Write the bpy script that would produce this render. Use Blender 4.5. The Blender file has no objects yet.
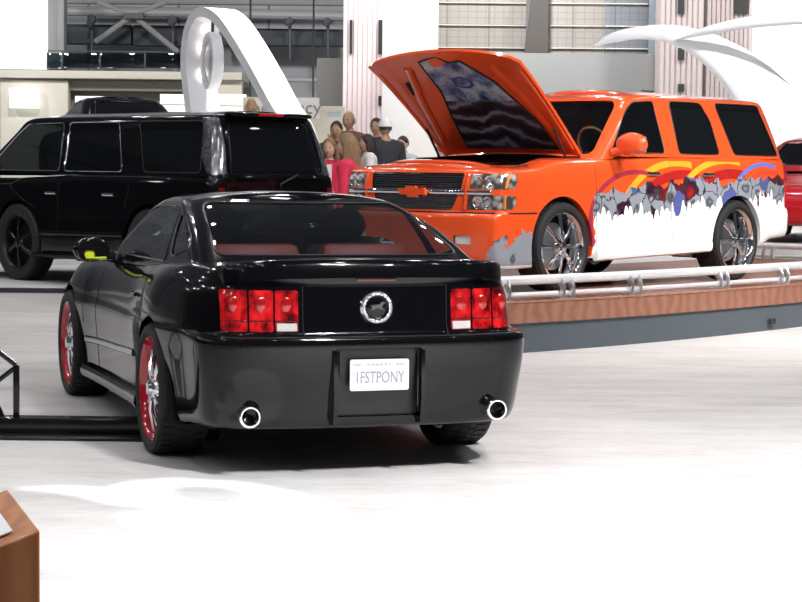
import bpy, bmesh, math, random
import numpy as np
from mathutils import Vector, Matrix, Quaternion
from mathutils.bvhtree import BVHTree
PI = math.pi
R = math.radians
random.seed(7)
SC = bpy.context.scene
COL = SC.collection

# ------------------------------------------------------------------ camera
F, CH, HZ, ROLL = 1950.0, 1.5243, 168.33, 0.011
PITCH = math.atan2(301 - HZ, F)
cam_d = bpy.data.cameras.new('camera')
cam = bpy.data.objects.new('camera', cam_d)
COL.objects.link(cam)
SC.camera = cam
cam_d.sensor_width = 36
cam_d.lens = F / 802 * 36
cam_d.clip_start, cam_d.clip_end = 0.1, 500
fw = Vector((0, math.cos(PITCH), -math.sin(PITCH)))
up0 = Vector((0, math.sin(PITCH), math.cos(PITCH)))
rt0 = Vector((1, 0, 0))
rt = rt0 * math.cos(ROLL) + up0 * math.sin(ROLL)
up = up0 * math.cos(ROLL) - rt0 * math.sin(ROLL)
M = Matrix((rt, up, -fw)).transposed().to_4x4()
M.translation = (0, 0, CH)
cam.matrix_world = M

def at(px, py, Y):
    """world point at distance Y seen at a place in the 802 x 602 frame (used only to read off sizes)"""
    x = (px - 401); y = (py - 301)
    d = fw + rt * (x / F) - up * (y / F)
    return Vector((0, 0, CH)) + d * (Y / d.y)

# ------------------------------------------------------------------ materials
MATS = {}
class NT:
    def __init__(s, name):
        s.m = bpy.data.materials.new(name); s.m.use_nodes = True
        s.t = s.m.node_tree; s.p = s.t.nodes['Principled BSDF']; s.o = s.t.nodes['Material Output']
    def n(s, kind, **kw):
        nd = s.t.nodes.new('ShaderNode' + kind)
        for k, v in kw.items():
            if k.startswith('i_'):
                nd.inputs[int(k[2:]) if k[2:].isdigit() else k[2:].replace('_', ' ')].default_value = v
            else: setattr(nd, k, v)
        return nd
    def link(s, a, b): s.t.links.new(a, b)
    def v(s, x, sock):
        if isinstance(x, (int, float)): sock.default_value = x
        else: s.link(x, sock)
    def math(s, op, a, b=0.0, c=0.0, clamp=False):
        nd = s.n('Math', operation=op, use_clamp=clamp)
        s.v(a, nd.inputs[0]); s.v(b, nd.inputs[1]); s.v(c, nd.inputs[2])
        return nd.outputs[0]
    def mix(s, fac, a, b):
        nd = s.n('Mix', data_type='RGBA')
        s.v(fac, nd.inputs[0])
        for x, so in ((a, nd.inputs[6]), (b, nd.inputs[7])):
            if isinstance(x, tuple): so.default_value = (*x[:3], 1)
            else: s.link(x, so)
        return nd.outputs[2]
    def obj(s):
        return s.n('TexCoord').outputs['Object']
    def xyz(s, vec):
        nd = s.n('SeparateXYZ'); s.link(vec, nd.inputs[0]); return nd.outputs
    def noise(s, vec, scale, detail=3, rough=.5, out=0):
        nd = s.n('TexNoise'); s.link(vec, nd.inputs['Vector'])
        nd.inputs['Scale'].default_value = scale; nd.inputs['Detail'].default_value = detail
        nd.inputs['Roughness'].default_value = rough
        return nd.outputs[out]
    def mapping(s, vec, scale=(1, 1, 1), rot=(0, 0, 0), loc=(0, 0, 0)):
        nd = s.n('Mapping'); s.link(vec, nd.inputs[0])
        nd.inputs['Scale'].default_value = scale; nd.inputs['Rotation'].default_value = rot; nd.inputs['Location'].default_value = loc
        return nd.outputs[0]
    def ramp(s, fac, stops, interp='LINEAR'):
        nd = s.n('ValToRGB'); s.v(fac, nd.inputs[0]); cr = nd.color_ramp; cr.interpolation = interp
        while len(cr.elements) < len(stops): cr.elements.new(.5)
        for e, (p, c) in zip(cr.elements, stops):
            e.position = p; e.color = (*c, 1) if len(c) == 3 else c
        return nd.outputs[0]
    def base(s, c):
        if isinstance(c, tuple): s.p.inputs['Base Color'].default_value = (*c[:3], 1)
        else: s.link(c, s.p.inputs['Base Color'])

def mat(name, col, rough=.5, metal=0.0, coat=0.0, emit=None, es=0.0, spec=.5, vary=0.03):
    t = NT(name)
    if vary:
        nz = t.noise(t.obj(), 9, 2)
        f = t.math('MULTIPLY_ADD', nz, vary * 2, 1 - vary)
        m = t.n('Mix', data_type='RGBA', blend_type='MULTIPLY'); m.inputs[0].default_value = 1
        m.inputs[6].default_value = (*col, 1)
        cc = t.n('CombineXYZ')
        for i in range(3): t.link(f, cc.inputs[i])
        t.link(cc.outputs[0], m.inputs[7]); t.base(m.outputs[2])
    else: t.base(col)
    i = t.p.inputs
    i['Roughness'].default_value = rough; i['Metallic'].default_value = metal
    i['Coat Weight'].default_value = coat; i['Coat Roughness'].default_value = .03
    i['Specular IOR Level'].default_value = spec
    if emit: i['Emission Color'].default_value = (*emit, 1); i['Emission Strength'].default_value = es
    MATS[name] = t.m
    return t.m

def glass(name, tint, through, rough=.02):
    t = NT(name)
    t.t.nodes.remove(t.p)
    tr = t.n('BsdfTransparent'); tr.inputs[0].default_value = (*tint, 1)
    gl = t.n('BsdfGlossy'); gl.inputs['Roughness'].default_value = rough; gl.inputs[0].default_value = (.95, .97, 1, 1)
    df = t.n('BsdfDiffuse'); df.inputs[0].default_value = (.004, .005, .006, 1)
    m0 = t.n('MixShader'); m0.inputs[0].default_value = through
    t.link(df.outputs[0], m0.inputs[1]); t.link(tr.outputs[0], m0.inputs[2])
    fr = t.n('Fresnel'); t.link(t.math('MULTIPLY_ADD', t.n('NewGeometry').outputs['Backfacing'], -.8333, 1.5), fr.inputs[0])
    m1 = t.n('MixShader'); t.link(fr.outputs[0], m1.inputs[0]); t.link(m0.outputs[0], m1.inputs[1]); t.link(gl.outputs[0], m1.inputs[2])
    t.link(m1.outputs[0], t.o.inputs[0])
    MATS[name] = t.m
    return t.m

BLACK = mat('black_paint', (.0022, .0022, .003), .12, coat=.55, spec=.10, vary=.02)
BLACKTRIM = mat('black_trim', (.006, .006, .007), .4)
GLOSSTRIM = mat('gloss_black_plastic', (.006, .006, .007), .18)
RUBBER = mat('tyre_rubber', (.012, .012, .013), .65)
CHROME = mat('chrome', (.86, .87, .9), .07, 1.0, vary=0)
SILVER = mat('brushed_silver', (.68, .7, .73), .28, 1.0)
REDRIM = mat('red_rim_paint', (.50, .004, .018), .16, coat=1.0)
DARKHOLE = mat('dark_well', (.004, .004, .004), .9)
TAILRED = mat('red_tail_lens', (.36, .003, .004), .08, coat=1.0, vary=.25)
t = NT('red_ribbed_lens'); o_ = t.obj(); n_ = t.noise(t.mapping(o_, (1, 1, .6)), 16, 3, .6)
t.base(t.ramp(n_, [(.36, (.05, .001, .002)), (.5, (.30, .003, .005)), (.64, (.58, .012, .014))])); t.p.inputs['Roughness'].default_value = .08; t.p.inputs['Coat Weight'].default_value = 1
TAILRED = t.m
TAILBULB = mat('red_reflector', (.36, .008, .008), .15, .3, coat=1.0, vary=.1)
CLEARLENS = mat('clear_lamp_lens', (.75, .74, .72), .1, .4, coat=1.0)
DARKRED = mat('dark_red_lens', (.09, .003, .004), .15, coat=1.0)
REDLEATHER = mat('red_leather', (.30, .035, .035), .5)
DARKCLOTH = mat('dark_upholstery', (.012, .012, .013), .7)
PLATEWHITE = mat('plate_white', (.60, .60, .64), .4)
PLATETEXT = mat('plate_grey_lettering', (.27, .26, .29), .5)
PLATEPALE = mat('plate_pale_print', (.42, .43, .44), .5)
CARGLASS = glass('clear_car_glass', (.62, .70, .70), .95)
DARKGLASS = glass('privacy_glass', (.10, .11, .12), .55)
BLACKGLASS = glass('black_privacy_glass', (.05, .05, .06), .2)
ORANGE = mat('orange_paint', (.72, .078, .014), .2, coat=1.0)
AMBER = mat('amber_lens', (.8, .25, .03), .15, coat=1)
GREYPLASTIC = mat('grey_plastic', (.12, .12, .13), .5)
ENGINE = mat('engine_black', (.015, .012, .012), .35)
WHITEGLOSS = mat('white_gloss', (.88, .88, .88), .25, coat=.4)
WHITEMATTE = mat('white_panel', (.85, .85, .86), .6)
REDPAINT = mat('red_car_paint', (.62, .012, .025), .18, coat=1)
YELLOWREFLECTION = mat('painted_yellow_reflection', (.75, .85, .02), .4)
BLUESTRIPE = mat('navy_trim', (.01, .014, .06), .15, coat=1)

# ------------------------------------------------------------------ objects
def prop(o, label=None, cat=None, group=None, kind=None):
    if label: o['label'] = label
    if cat: o['category'] = cat
    if group: o['group'] = group
    if kind: o['kind'] = kind
    return o

def thing(name, label, cat, loc=(0, 0, 0), rz=0, group=None):
    o = bpy.data.objects.new(name, None); COL.objects.link(o)
    o.empty_display_size = .2
    o.location = loc; o.rotation_euler = (0, 0, rz)
    return prop(o, label, cat, group)

class MB:
    """collects shapes into one mesh"""
    def __init__(s): s.v = []; s.f = []; s.mi = []; s.cur = 0
    def add(s, vs, fs):
        b = len(s.v); s.v += [tuple(p) for p in vs]; s.f += [tuple(b + i for i in f) for f in fs]
        s.mi += [s.cur] * len(fs); return s
    def box(s, c, d, rot=None, bevel=0.0):
        bm = bmesh.new(); bmesh.ops.create_cube(bm, size=1)
        for v in bm.verts: v.co = Vector((v.co.x * d[0], v.co.y * d[1], v.co.z * d[2]))
        if bevel: bmesh.ops.bevel(bm, geom=bm.edges[:], offset=bevel, segments=2, affect='EDGES', profile=.5)
        m = (rot if rot is not None else Matrix.Identity(3))
        vs = [m @ v.co + Vector(c) for v in bm.verts]; bm.verts.index_update()
        s.add(vs, [[v.index for v in f.verts] for f in bm.faces]); bm.free(); return s
    def tube(s, pts, r, n=8, closed=False, flat=None, cap=True):
        pts = [Vector(p) for p in pts]; k = len(pts)
        rs = r if hasattr(r, '__len__') else [r] * k
        tang = []
        for i in range(k):
            a = pts[(i - 1) % k] if (closed or i) else pts[i]; b = pts[(i + 1) % k] if (closed or i < k - 1) else pts[i]
            d = b - a; tang.append(d.normalized() if d.length > 1e-9 else Vector((0, 0, 1)))
        ref = Vector((0, 0, 1)) if abs(tang[0].z) < .9 else Vector((1, 0, 0))
        u = (ref - tang[0] * ref.dot(tang[0])).normalized(); vs = []
        for i in range(k):
            if i:
                u = u - tang[i] * u.dot(tang[i])
                u = u.normalized() if u.length > 1e-6 else Vector((1, 0, 0))
            w = tang[i].cross(u)
            fa, fb = flat if flat else (1, 1)
            for j in range(n):
                a = 2 * PI * j / n
                vs.append(pts[i] + (u * math.cos(a) * fa + w * math.sin(a) * fb) * rs[i])
        fs = []
        for i in range(k if closed else k - 1):
            i2 = (i + 1) % k
            for j in range(n):
                j2 = (j + 1) % n
                fs.append((i * n + j, i * n + j2, i2 * n + j2, i2 * n + j))
        if not closed and cap: fs += [tuple(range(n))[::-1], tuple((k - 1) * n + j for j in range(n))]
        return s.add(vs, fs)
    def lathe(s, prof, origin=(0, 0, 0), axis='x', n=40, closed=False, caps=False):
        """profile of (along axis, radius)"""
        o = Vector(origin); vs = []
        for a, r in prof:
            for j in range(n):
                t = 2 * PI * j / n; c, q = r * math.cos(t), r * math.sin(t)
                vs.append(o + Vector({'x': (a, c, q), 'y': (c, a, q), 'z': (c, q, a)}[axis]))
        k = len(prof); fs = []
        for i in range(k if closed else k - 1):
            i2 = (i + 1) % k
            for j in range(n):
                j2 = (j + 1) % n; fs.append((i * n + j, i * n + j2, i2 * n + j2, i2 * n + j))
        if not closed and caps:
            if prof[0][1] > 1e-6: fs.append(tuple(range(n)))
            if prof[-1][1] > 1e-6: fs.append(tuple((k - 1) * n + j for j in range(n))[::-1])
        return s.add(vs, fs)
    def prism(s, poly, d0, d1, axis='y'):
        """poly of 2D points swept between d0 and d1 along an axis"""
        def P(a, b, d): return {'y': (a, d, b), 'x': (d, a, b), 'z': (a, b, d)}[axis]
        n = len(poly); vs = [P(a, b, d0) for a, b in poly] + [P(a, b, d1) for a, b in poly]
        fs = [tuple(range(n)), tuple(range(2 * n - 1, n - 1, -1))] + [(i, i + n, (i + 1) % n + n, (i + 1) % n) for i in range(n)]
        return s.add(vs, fs)
    def sphere(s, c, r, rot=None, nu=16, nv=10):
        rr = r if hasattr(r, '__len__') else (r, r, r); vs = []; m = rot or Matrix.Identity(3)
        for i in range(nv + 1):
            p = PI * i / nv
            for j in range(nu):
                a = 2 * PI * j / nu
                vs.append(m @ Vector((rr[0] * math.sin(p) * math.cos(a), rr[1] * math.sin(p) * math.sin(a), rr[2] * math.cos(p))) + Vector(c))
        fs = [(i * nu + j, (i + 1) * nu + j, (i + 1) * nu + (j + 1) % nu, i * nu + (j + 1) % nu) for i in range(nv) for j in range(nu)]
        return s.add(vs, fs)
    def bm(s):
        b = bmesh.new(); vs = [b.verts.new(p) for p in s.v]
        for f, m in zip(s.f, s.mi):
            try:
                q = b.faces.new([vs[i] for i in f]); q.material_index = m
            except ValueError: pass
        bmesh.ops.remove_doubles(b, verts=b.verts[:], dist=1e-5)
        bmesh.ops.dissolve_degenerate(b, edges=b.edges[:], dist=1e-6)
        return b
    def build(s, name, m, parent=None, sharp=35, recalc=True):
        b = s.bm()
        if recalc: bmesh.ops.recalc_face_normals(b, faces=b.faces[:])
        return link_bm(b, name, m, parent, sharp)

def link_bm(b, name, m, parent=None, sharp=35):
    me = bpy.data.meshes.new(name); b.to_mesh(me); b.free()
    for x in (m if isinstance(m, (list, tuple)) else [m]): me.materials.append(x)
    me.shade_smooth()
    if sharp: me.set_sharp_from_angle(angle=R(sharp))
    o = bpy.data.objects.new(name, me); COL.objects.link(o)
    if parent: o.parent = parent
    return o

def rotz(a): return Matrix.Rotation(a, 3, 'Z')
def rotx(a): return Matrix.Rotation(a, 3, 'X')
def roty(a): return Matrix.Rotation(a, 3, 'Y')

def bez(keys, n=8):
    """smooth curve (Catmull-Rom) through 3D or 2D points"""
    k = [Vector(p) for p in keys]; out = []
    for i in range(len(k) - 1):
        p0 = k[i - 1] if i else k[i] * 2 - k[i + 1]; p1 = k[i]; p2 = k[i + 1]
        p3 = k[i + 2] if i + 2 < len(k) else k[i + 1] * 2 - k[i]
        for j in range(n):
            t = j / n
            out.append(.5 * ((2 * p1) + (p2 - p0) * t + (2 * p0 - 5 * p1 + 4 * p2 - p3) * t * t + (3 * p1 - p0 - 3 * p2 + p3) * t ** 3))
    out.append(k[-1]); return out

def text_bm(body, size, depth=.002, font_scale=(1, 1)):
    cu = bpy.data.curves.new('lettering', 'FONT'); cu.body = body; cu.size = size; cu.extrude = depth
    cu.align_x = 'CENTER'; cu.align_y = 'CENTER'; cu.resolution_u = 3
    o = bpy.data.objects.new('lettering', cu); COL.objects.link(o)
    bpy.context.view_layer.update()
    dg = bpy.context.evaluated_depsgraph_get(); me = bpy.data.meshes.new_from_object(o.evaluated_get(dg))
    b = bmesh.new(); b.from_mesh(me); bpy.data.objects.remove(o); bpy.data.curves.remove(cu); bpy.data.meshes.remove(me)
    for v in b.verts: v.co.x *= font_scale[0]; v.co.y *= font_scale[1]
    return b

# ------------------------------------------------------------------ smooth shells from level outlines
def pchip(P, n):
    """monotone cubic through P (K,...) along axis 0, n steps between keys"""
    P = np.asarray(P, float); K = len(P); d = P[1:] - P[:-1]; m = np.zeros_like(P)
    a, b = d[:-1], d[1:]; same = (a * b) > 0
    with np.errstate(divide='ignore', invalid='ignore'): h = np.where(same, 2 * a * b / (a + b), 0)
    m[1:-1] = np.where(same, h, 0); m[0] = d[0]; m[-1] = d[-1]; out = []
    for i in range(K - 1):
        for j in range(n):
            t = j / n; h00 = 2 * t ** 3 - 3 * t * t + 1; h10 = t ** 3 - 2 * t * t + t; h01 = -2 * t ** 3 + 3 * t * t; h11 = t ** 3 - t * t
            out.append(h00 * P[i] + h10 * m[i] + h01 * P[i + 1] + h11 * m[i + 1])
    out.append(P[-1]); return np.array(out)

def shell(levels, ns=7, nv=4, crown=0.0, cap=True, nt=16, crown_pow=2.0):
    L = np.array(levels, float)                       # V,K,3
    L = pchip(L, nv)                                  # rows
    L = np.swapaxes(pchip(np.swapaxes(L, 0, 1), ns), 0, 1)
    V, S = L.shape[:2]; b = bmesh.new()
    g = [[None] * (2 * S - 2) for _ in range(V)]
    for i in range(V):
        for j in range(S):
            x, y, z = L[i, j]
            if j in (0, S - 1): g[i][j] = b.verts.new((0, y, z))
            else:
                g[i][j] = b.verts.new((x, y, z)); g[i][2 * S - 2 - j] = b.verts.new((-x, y, z))
    n = 2 * S - 2
    for i in range(V - 1):
        for j in range(n):
            b.faces.new((g[i][j], g[i][(j + 1) % n], g[i + 1][(j + 1) % n], g[i + 1][j]))
    if cap:
        top = g[-1]; rows = [[top[0]] * (nt + 1)]
        W = max(abs(v.co.x) for v in top)
        for j in range(1, S - 1):
            a, c = top[j], top[n - j]; row = [a]
            for k in range(1, nt):
                t = k / nt; u = 2 * t - 1; p = a.co.lerp(c.co, t)
                p.z += crown * (1 - abs(u) ** crown_pow) * min(1, (abs(a.co.x) / W) ** .5 if W else 1)
                row.append(b.verts.new(p))
            row.append(c); rows.append(row)
        rows.append([top[S - 1]] * (nt + 1))
        for j in range(len(rows) - 1):
            for k in range(nt):
                q = []
                for v in (rows[j][k], rows[j + 1][k], rows[j + 1][k + 1], rows[j][k + 1]):
                    if v not in q: q.append(v)
                if len(q) >= 3:
                    try: b.faces.new(q)
                    except ValueError: pass
    bmesh.ops.recalc_face_normals(b, faces=b.faces[:])
    return b

def round_poly(pts, r=.05, n=4):
    out = []; k = len(pts); rr = r if hasattr(r, '__len__') else [r] * k
    for i in range(k):
        p = Vector(pts[i]); a = Vector(pts[i - 1]) - p; c = Vector(pts[(i + 1) % k]) - p
        d = min(rr[i], a.length * .45, c.length * .45)
        p0 = p + a.normalized() * d; p2 = p + c.normalized() * d
        for j in range(n + 1):
            t = j / n; out.append(p0 * (1 - t) ** 2 + p * 2 * t * (1 - t) + p2 * t * t)
    return [(v.x, v.y) for v in out]

def circle_poly(c, r, n=36): return [(c[0] + r * math.cos(2 * PI * i / n), c[1] + r * math.sin(2 * PI * i / n)) for i in range(n)]

AX = {'x': (1, 2), 'y': (0, 2), 'z': (0, 1)}
def cut(b, poly, axis, keep):
    """split the faces chosen by keep(face) along a convex outline; returns the faces inside it"""
    i0, i1 = AX[axis]; A = Vector({'x': (1, 0, 0), 'y': (0, 1, 0), 'z': (0, 0, 1)}[axis])
    area = sum(poly[i - 1][0] * poly[i][1] - poly[i][0] * poly[i - 1][1] for i in range(len(poly)))
    if area < 0: poly = poly[::-1]
    xs = [p[0] for p in poly]; ys = [p[1] for p in poly]
    b.faces.ensure_lookup_table()
    fs = [f for f in b.faces if keep(f) and max(v.co[i0] for v in f.verts) > min(xs) and min(v.co[i0] for v in f.verts) < max(xs)
          and max(v.co[i1] for v in f.verts) > min(ys) and min(v.co[i1] for v in f.verts) < max(ys)]
    for i in range(len(poly)):
        p, q = poly[i - 1], poly[i]
        d = (q[0] - p[0], q[1] - p[1])
        if math.hypot(*d) < 1e-6: continue
        no = [0, 0, 0]; no[i0] = d[1]; no[i1] = -d[0]          # outward
        co = [0, 0, 0]; co[i0] = p[0]; co[i1] = p[1]
        no = Vector(no).normalized(); co = Vector(co)
        es = {e for f in fs for e in f.edges}; vs = {v for f in fs for v in f.verts}
        res = bmesh.ops.bisect_plane(b, geom=fs + list(es) + list(vs), plane_co=co, plane_no=no, dist=1e-5)
        cand = {g for g in res['geom'] if isinstance(g, bmesh.types.BMFace)} | {f for f in fs if f.is_valid}
        fs = [f for f in cand if f.is_valid and max((v.co - co).dot(no) for v in f.verts) < 2e-5]
    return fs

def take(b, faces, offset=0.0, thick=0.0):
    """lift faces out of b as a mesh of their own"""
    nb = bmesh.new(); mp = {}
    nr = {}
    for f in faces:
        for v in f.verts: nr[v] = nr.get(v, Vector()) + f.normal * f.calc_area()
    for v, n_ in nr.items(): mp[v] = nb.verts.new(v.co + n_.normalized() * offset)
    for f in faces:
        try: nb.faces.new([mp[v] for v in f.verts])
        except ValueError: pass
    if thick:
        g = bmesh.ops.solidify(nb, geom=nb.faces[:], thickness=thick)
    bmesh.ops.delete(b, geom=faces, context='FACES')
    return nb

def left_side(f): return f.normal.x < -.25
def right_side(f): return f.normal.x > .25

def on_surface(bvh, p, axis, sgn):
    """drop a 2D point onto a shell along an axis"""
    i0, i1 = AX[axis]; ia = 'xyz'.index(axis)
    o = [0, 0, 0]; o[i0], o[i1] = p; o[ia] = 6 * sgn
    d = [0, 0, 0]; d[ia] = -sgn
    h = bvh.ray_cast(Vector(o), Vector(d))
    return h[0], h[1]

def trace(bvh, pts, axis, sgn, lift=0.0, step=.05, closed=False):
    out = []; k = len(pts)
    for i in range(k if closed else k - 1):
        a, c = Vector(pts[i]), Vector(pts[(i + 1) % k]); n = max(1, int((c - a).length / step))
        for j in range(n):
            h, nn = on_surface(bvh, a.lerp(c, j / n), axis, sgn)
            if h and abs(nn['xyz'.index(axis)]) > .13: out.append(h + nn * lift)
    if not closed:
        h, nn = on_surface(bvh, Vector(pts[-1]), axis, sgn)
        if h: out.append(h + nn * lift)
    return out

def arch_cut(b, y, z, r, depth=.05, xmin=.45):
    """open a wheel arch on both flanks and turn its edge inwards"""
    for side, keep in ((-1, lambda f: f.normal.x < -.1 and f.calc_center_median().x < -xmin), (1, lambda f: f.normal.x > .1 and f.calc_center_median().x > xmin)):
        fs = cut(b, circle_poly((y, z), r, 40), 'x', keep)
        bmesh.ops.delete(b, geom=fs, context='FACES')
        ed = [e for e in b.edges if e.is_boundary and all(abs(math.hypot(v.co.y - y, v.co.z - z) - r) < .01 and v.co.x * side > xmin for v in e.verts)]
        if ed:
            g = bmesh.ops.extrude_edge_only(b, edges=ed)
            for v in [x for x in g['geom'] if isinstance(x, bmesh.types.BMVert)]: v.co.x -= side * depth

def wheel_well(parent, y, z, r, x0, x1):
    m = MB(); n = 24; vs = []
    for i in range(n + 1):
        a = PI * (-.12 + 1.24 * i / n)
        for x in (x0, x1): vs.append((x, y + r * math.cos(a), z + r * math.sin(a)))
    m.add(vs, [(2 * i, 2 * i + 1, 2 * i + 3, 2 * i + 2) for i in range(n)])
    m.add([vs[2 * i + 1] for i in range(n + 1)] , [tuple(range(n + 1))])
    return m.build('wheel_well', DARKHOLE, parent)

# ------------------------------------------------------------------ wheels
def make_wheel(parent, loc, side, Rt, w, rr, rimmat, spokemat, n=10, twin=True, dish=.05, lipmat=None, disc=True):
    """side -1: outer face looks to -x"""
    m = MB(); hw = w / 2
    # tyre in local coordinates, x outward
    sw = Rt - rr
    m.lathe([(hw * .80, rr), (hw * .97, rr + sw * .25), (hw, rr + sw * .55), (hw * .93, rr + sw * .85), (hw * .80, Rt - .006), (hw * .5, Rt), (0, Rt + .001),
             (-hw * .5, Rt), (-hw * .80, Rt - .006), (-hw * .93, rr + sw * .85), (-hw, rr + sw * .5), (-hw * .8, rr)], n=48, closed=False)
    # tread grooves: shallow blocks raised over the tread
    for i in range(44):
        a = 2 * PI * i / 44
        for k, (xa, xb) in enumerate(((-.78, -.30), (-.25, .0), (.03, .28), (.33, .78))):
            c = Vector(((xa + xb) / 2 * hw, 0, Rt + .0005)); q = rotx(a + k * .05)
            m.box(q @ c, ((xb - xa) * hw, 2 * PI * Rt / 44 * .7, .008), q)
    root = bpy.data.objects.new('wheel', None); COL.objects.link(root); root.parent = parent
    root.location = loc; root.rotation_euler = (0, 0, PI if side < 0 else 0)
    m.build('tyre', RUBBER, root)
    m = MB()
    x0 = hw * .86
    m.lathe([(x0, rr + .004), (x0 + .006, rr - .008), (x0 - .012, rr - .022), (x0 - dish, rr - .035), (-hw * .55, rr - .05), (-hw * .62, rr - .02), (-hw * .62, rr + .002)], n=48)
    # close the inner side of the barrel
    m2 = MB(); m2.lathe([(-hw * .56, rr - .03), (-hw * .58, .01)], n=32)
    m.build('rim_barrel', rimmat, root); m2.build('brake_backing', DARKHOLE, root)
    if lipmat:
        l = MB(); l.lathe([(x0, rr + .006), (x0 + .010, rr - .002), (x0 + .004, rr - .016), (x0 - .008, rr - .018)], n=48); l.build('rim_lip', lipmat, root)
    xs = x0 - dish
    for i in range(n):
        a = 2 * PI * i / n; sp = MB()
        for off in ((-.055, .055) if twin else (0,)):
            q = rotx(a + off)
            pts = [q @ Vector((xs + .030, 0, .055)), q @ Vector((xs + .034, 0, rr * .45)), q @ Vector((xs + .006, 0, rr - .034))]
            sp.tube(pts, [.016, .013, .015] if twin else [.026, .022, .028], 6, flat=(1.0, .8))
        sp.build('spoke', spokemat, root)
    h = MB(); h.lathe([(xs + .02, .085), (xs + .040, .075), (xs + .046, .040), (xs + .066, .034), (xs + .070, .0)], n=24)
    for i in range(5): h.lathe([(xs + .035, .010), (xs + .052, .010), (xs + .054, 0)], (0, .058 * math.cos(i * 1.2566), .058 * math.sin(i * 1.2566)), n=8)
    h.build('hub_cap', spokemat, root)
    if disc:
        d = MB(); d.lathe([(-.02, .02), (-.02, rr * .68), (.005, rr * .68), (.005, .02)], n=32); d.build('brake_disc', SILVER, root)
        d = MB(); d.box((0, .62 * rr * .75, .12 * rr), (.06, .06, .16), None, .012); d.build('brake_caliper', REDRIM if rimmat is REDRIM else GREYPLASTIC, root)
    return root


# ================================================================== black coupe
def body_levels(spec, Ys, taper, rk=(.38, .66, .86, .97), rd=(.008, .035, .10, .24), fk=(.95, .82, .62, .34), fd=(.30, .12, .03, .005)):
    out = []
    for s in spec:
        W, yr, yf = s['W'], s['yr'], s['yf']; zr, zf = s['zr'], s['zf']; h = s.get('haunch', 0)
        Wr = W * s.get('rw', 1); Wf = W * s.get('fw', 1); cs = s.get('cs', 1)
        row = [(0, yr, zr)] + [(Wr * a, yr + d * cs, zr) for a, d in zip(rk, rd)]
        for y, t in zip(Ys, taper):
            z = np.interp(y, [Ys[0] - .05, Ys[1], Ys[len(Ys) // 2], Ys[-2], Ys[-1] + .05], [zr, s['z0'], s['z1'], s['z2'], zf])
            row.append((W * t + h * math.exp(-((y - s.get('hy', 0)) / .5) ** 2) + s.get('fh', 0) * math.exp(-((y - s.get('fy', 2.72)) / .5) ** 2), y, z))
        row += [(Wf * a, yf - d, zf) for a, d in zip(fk, fd)] + [(0, yf, zf)]
        out.append(row)
    return out

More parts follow.
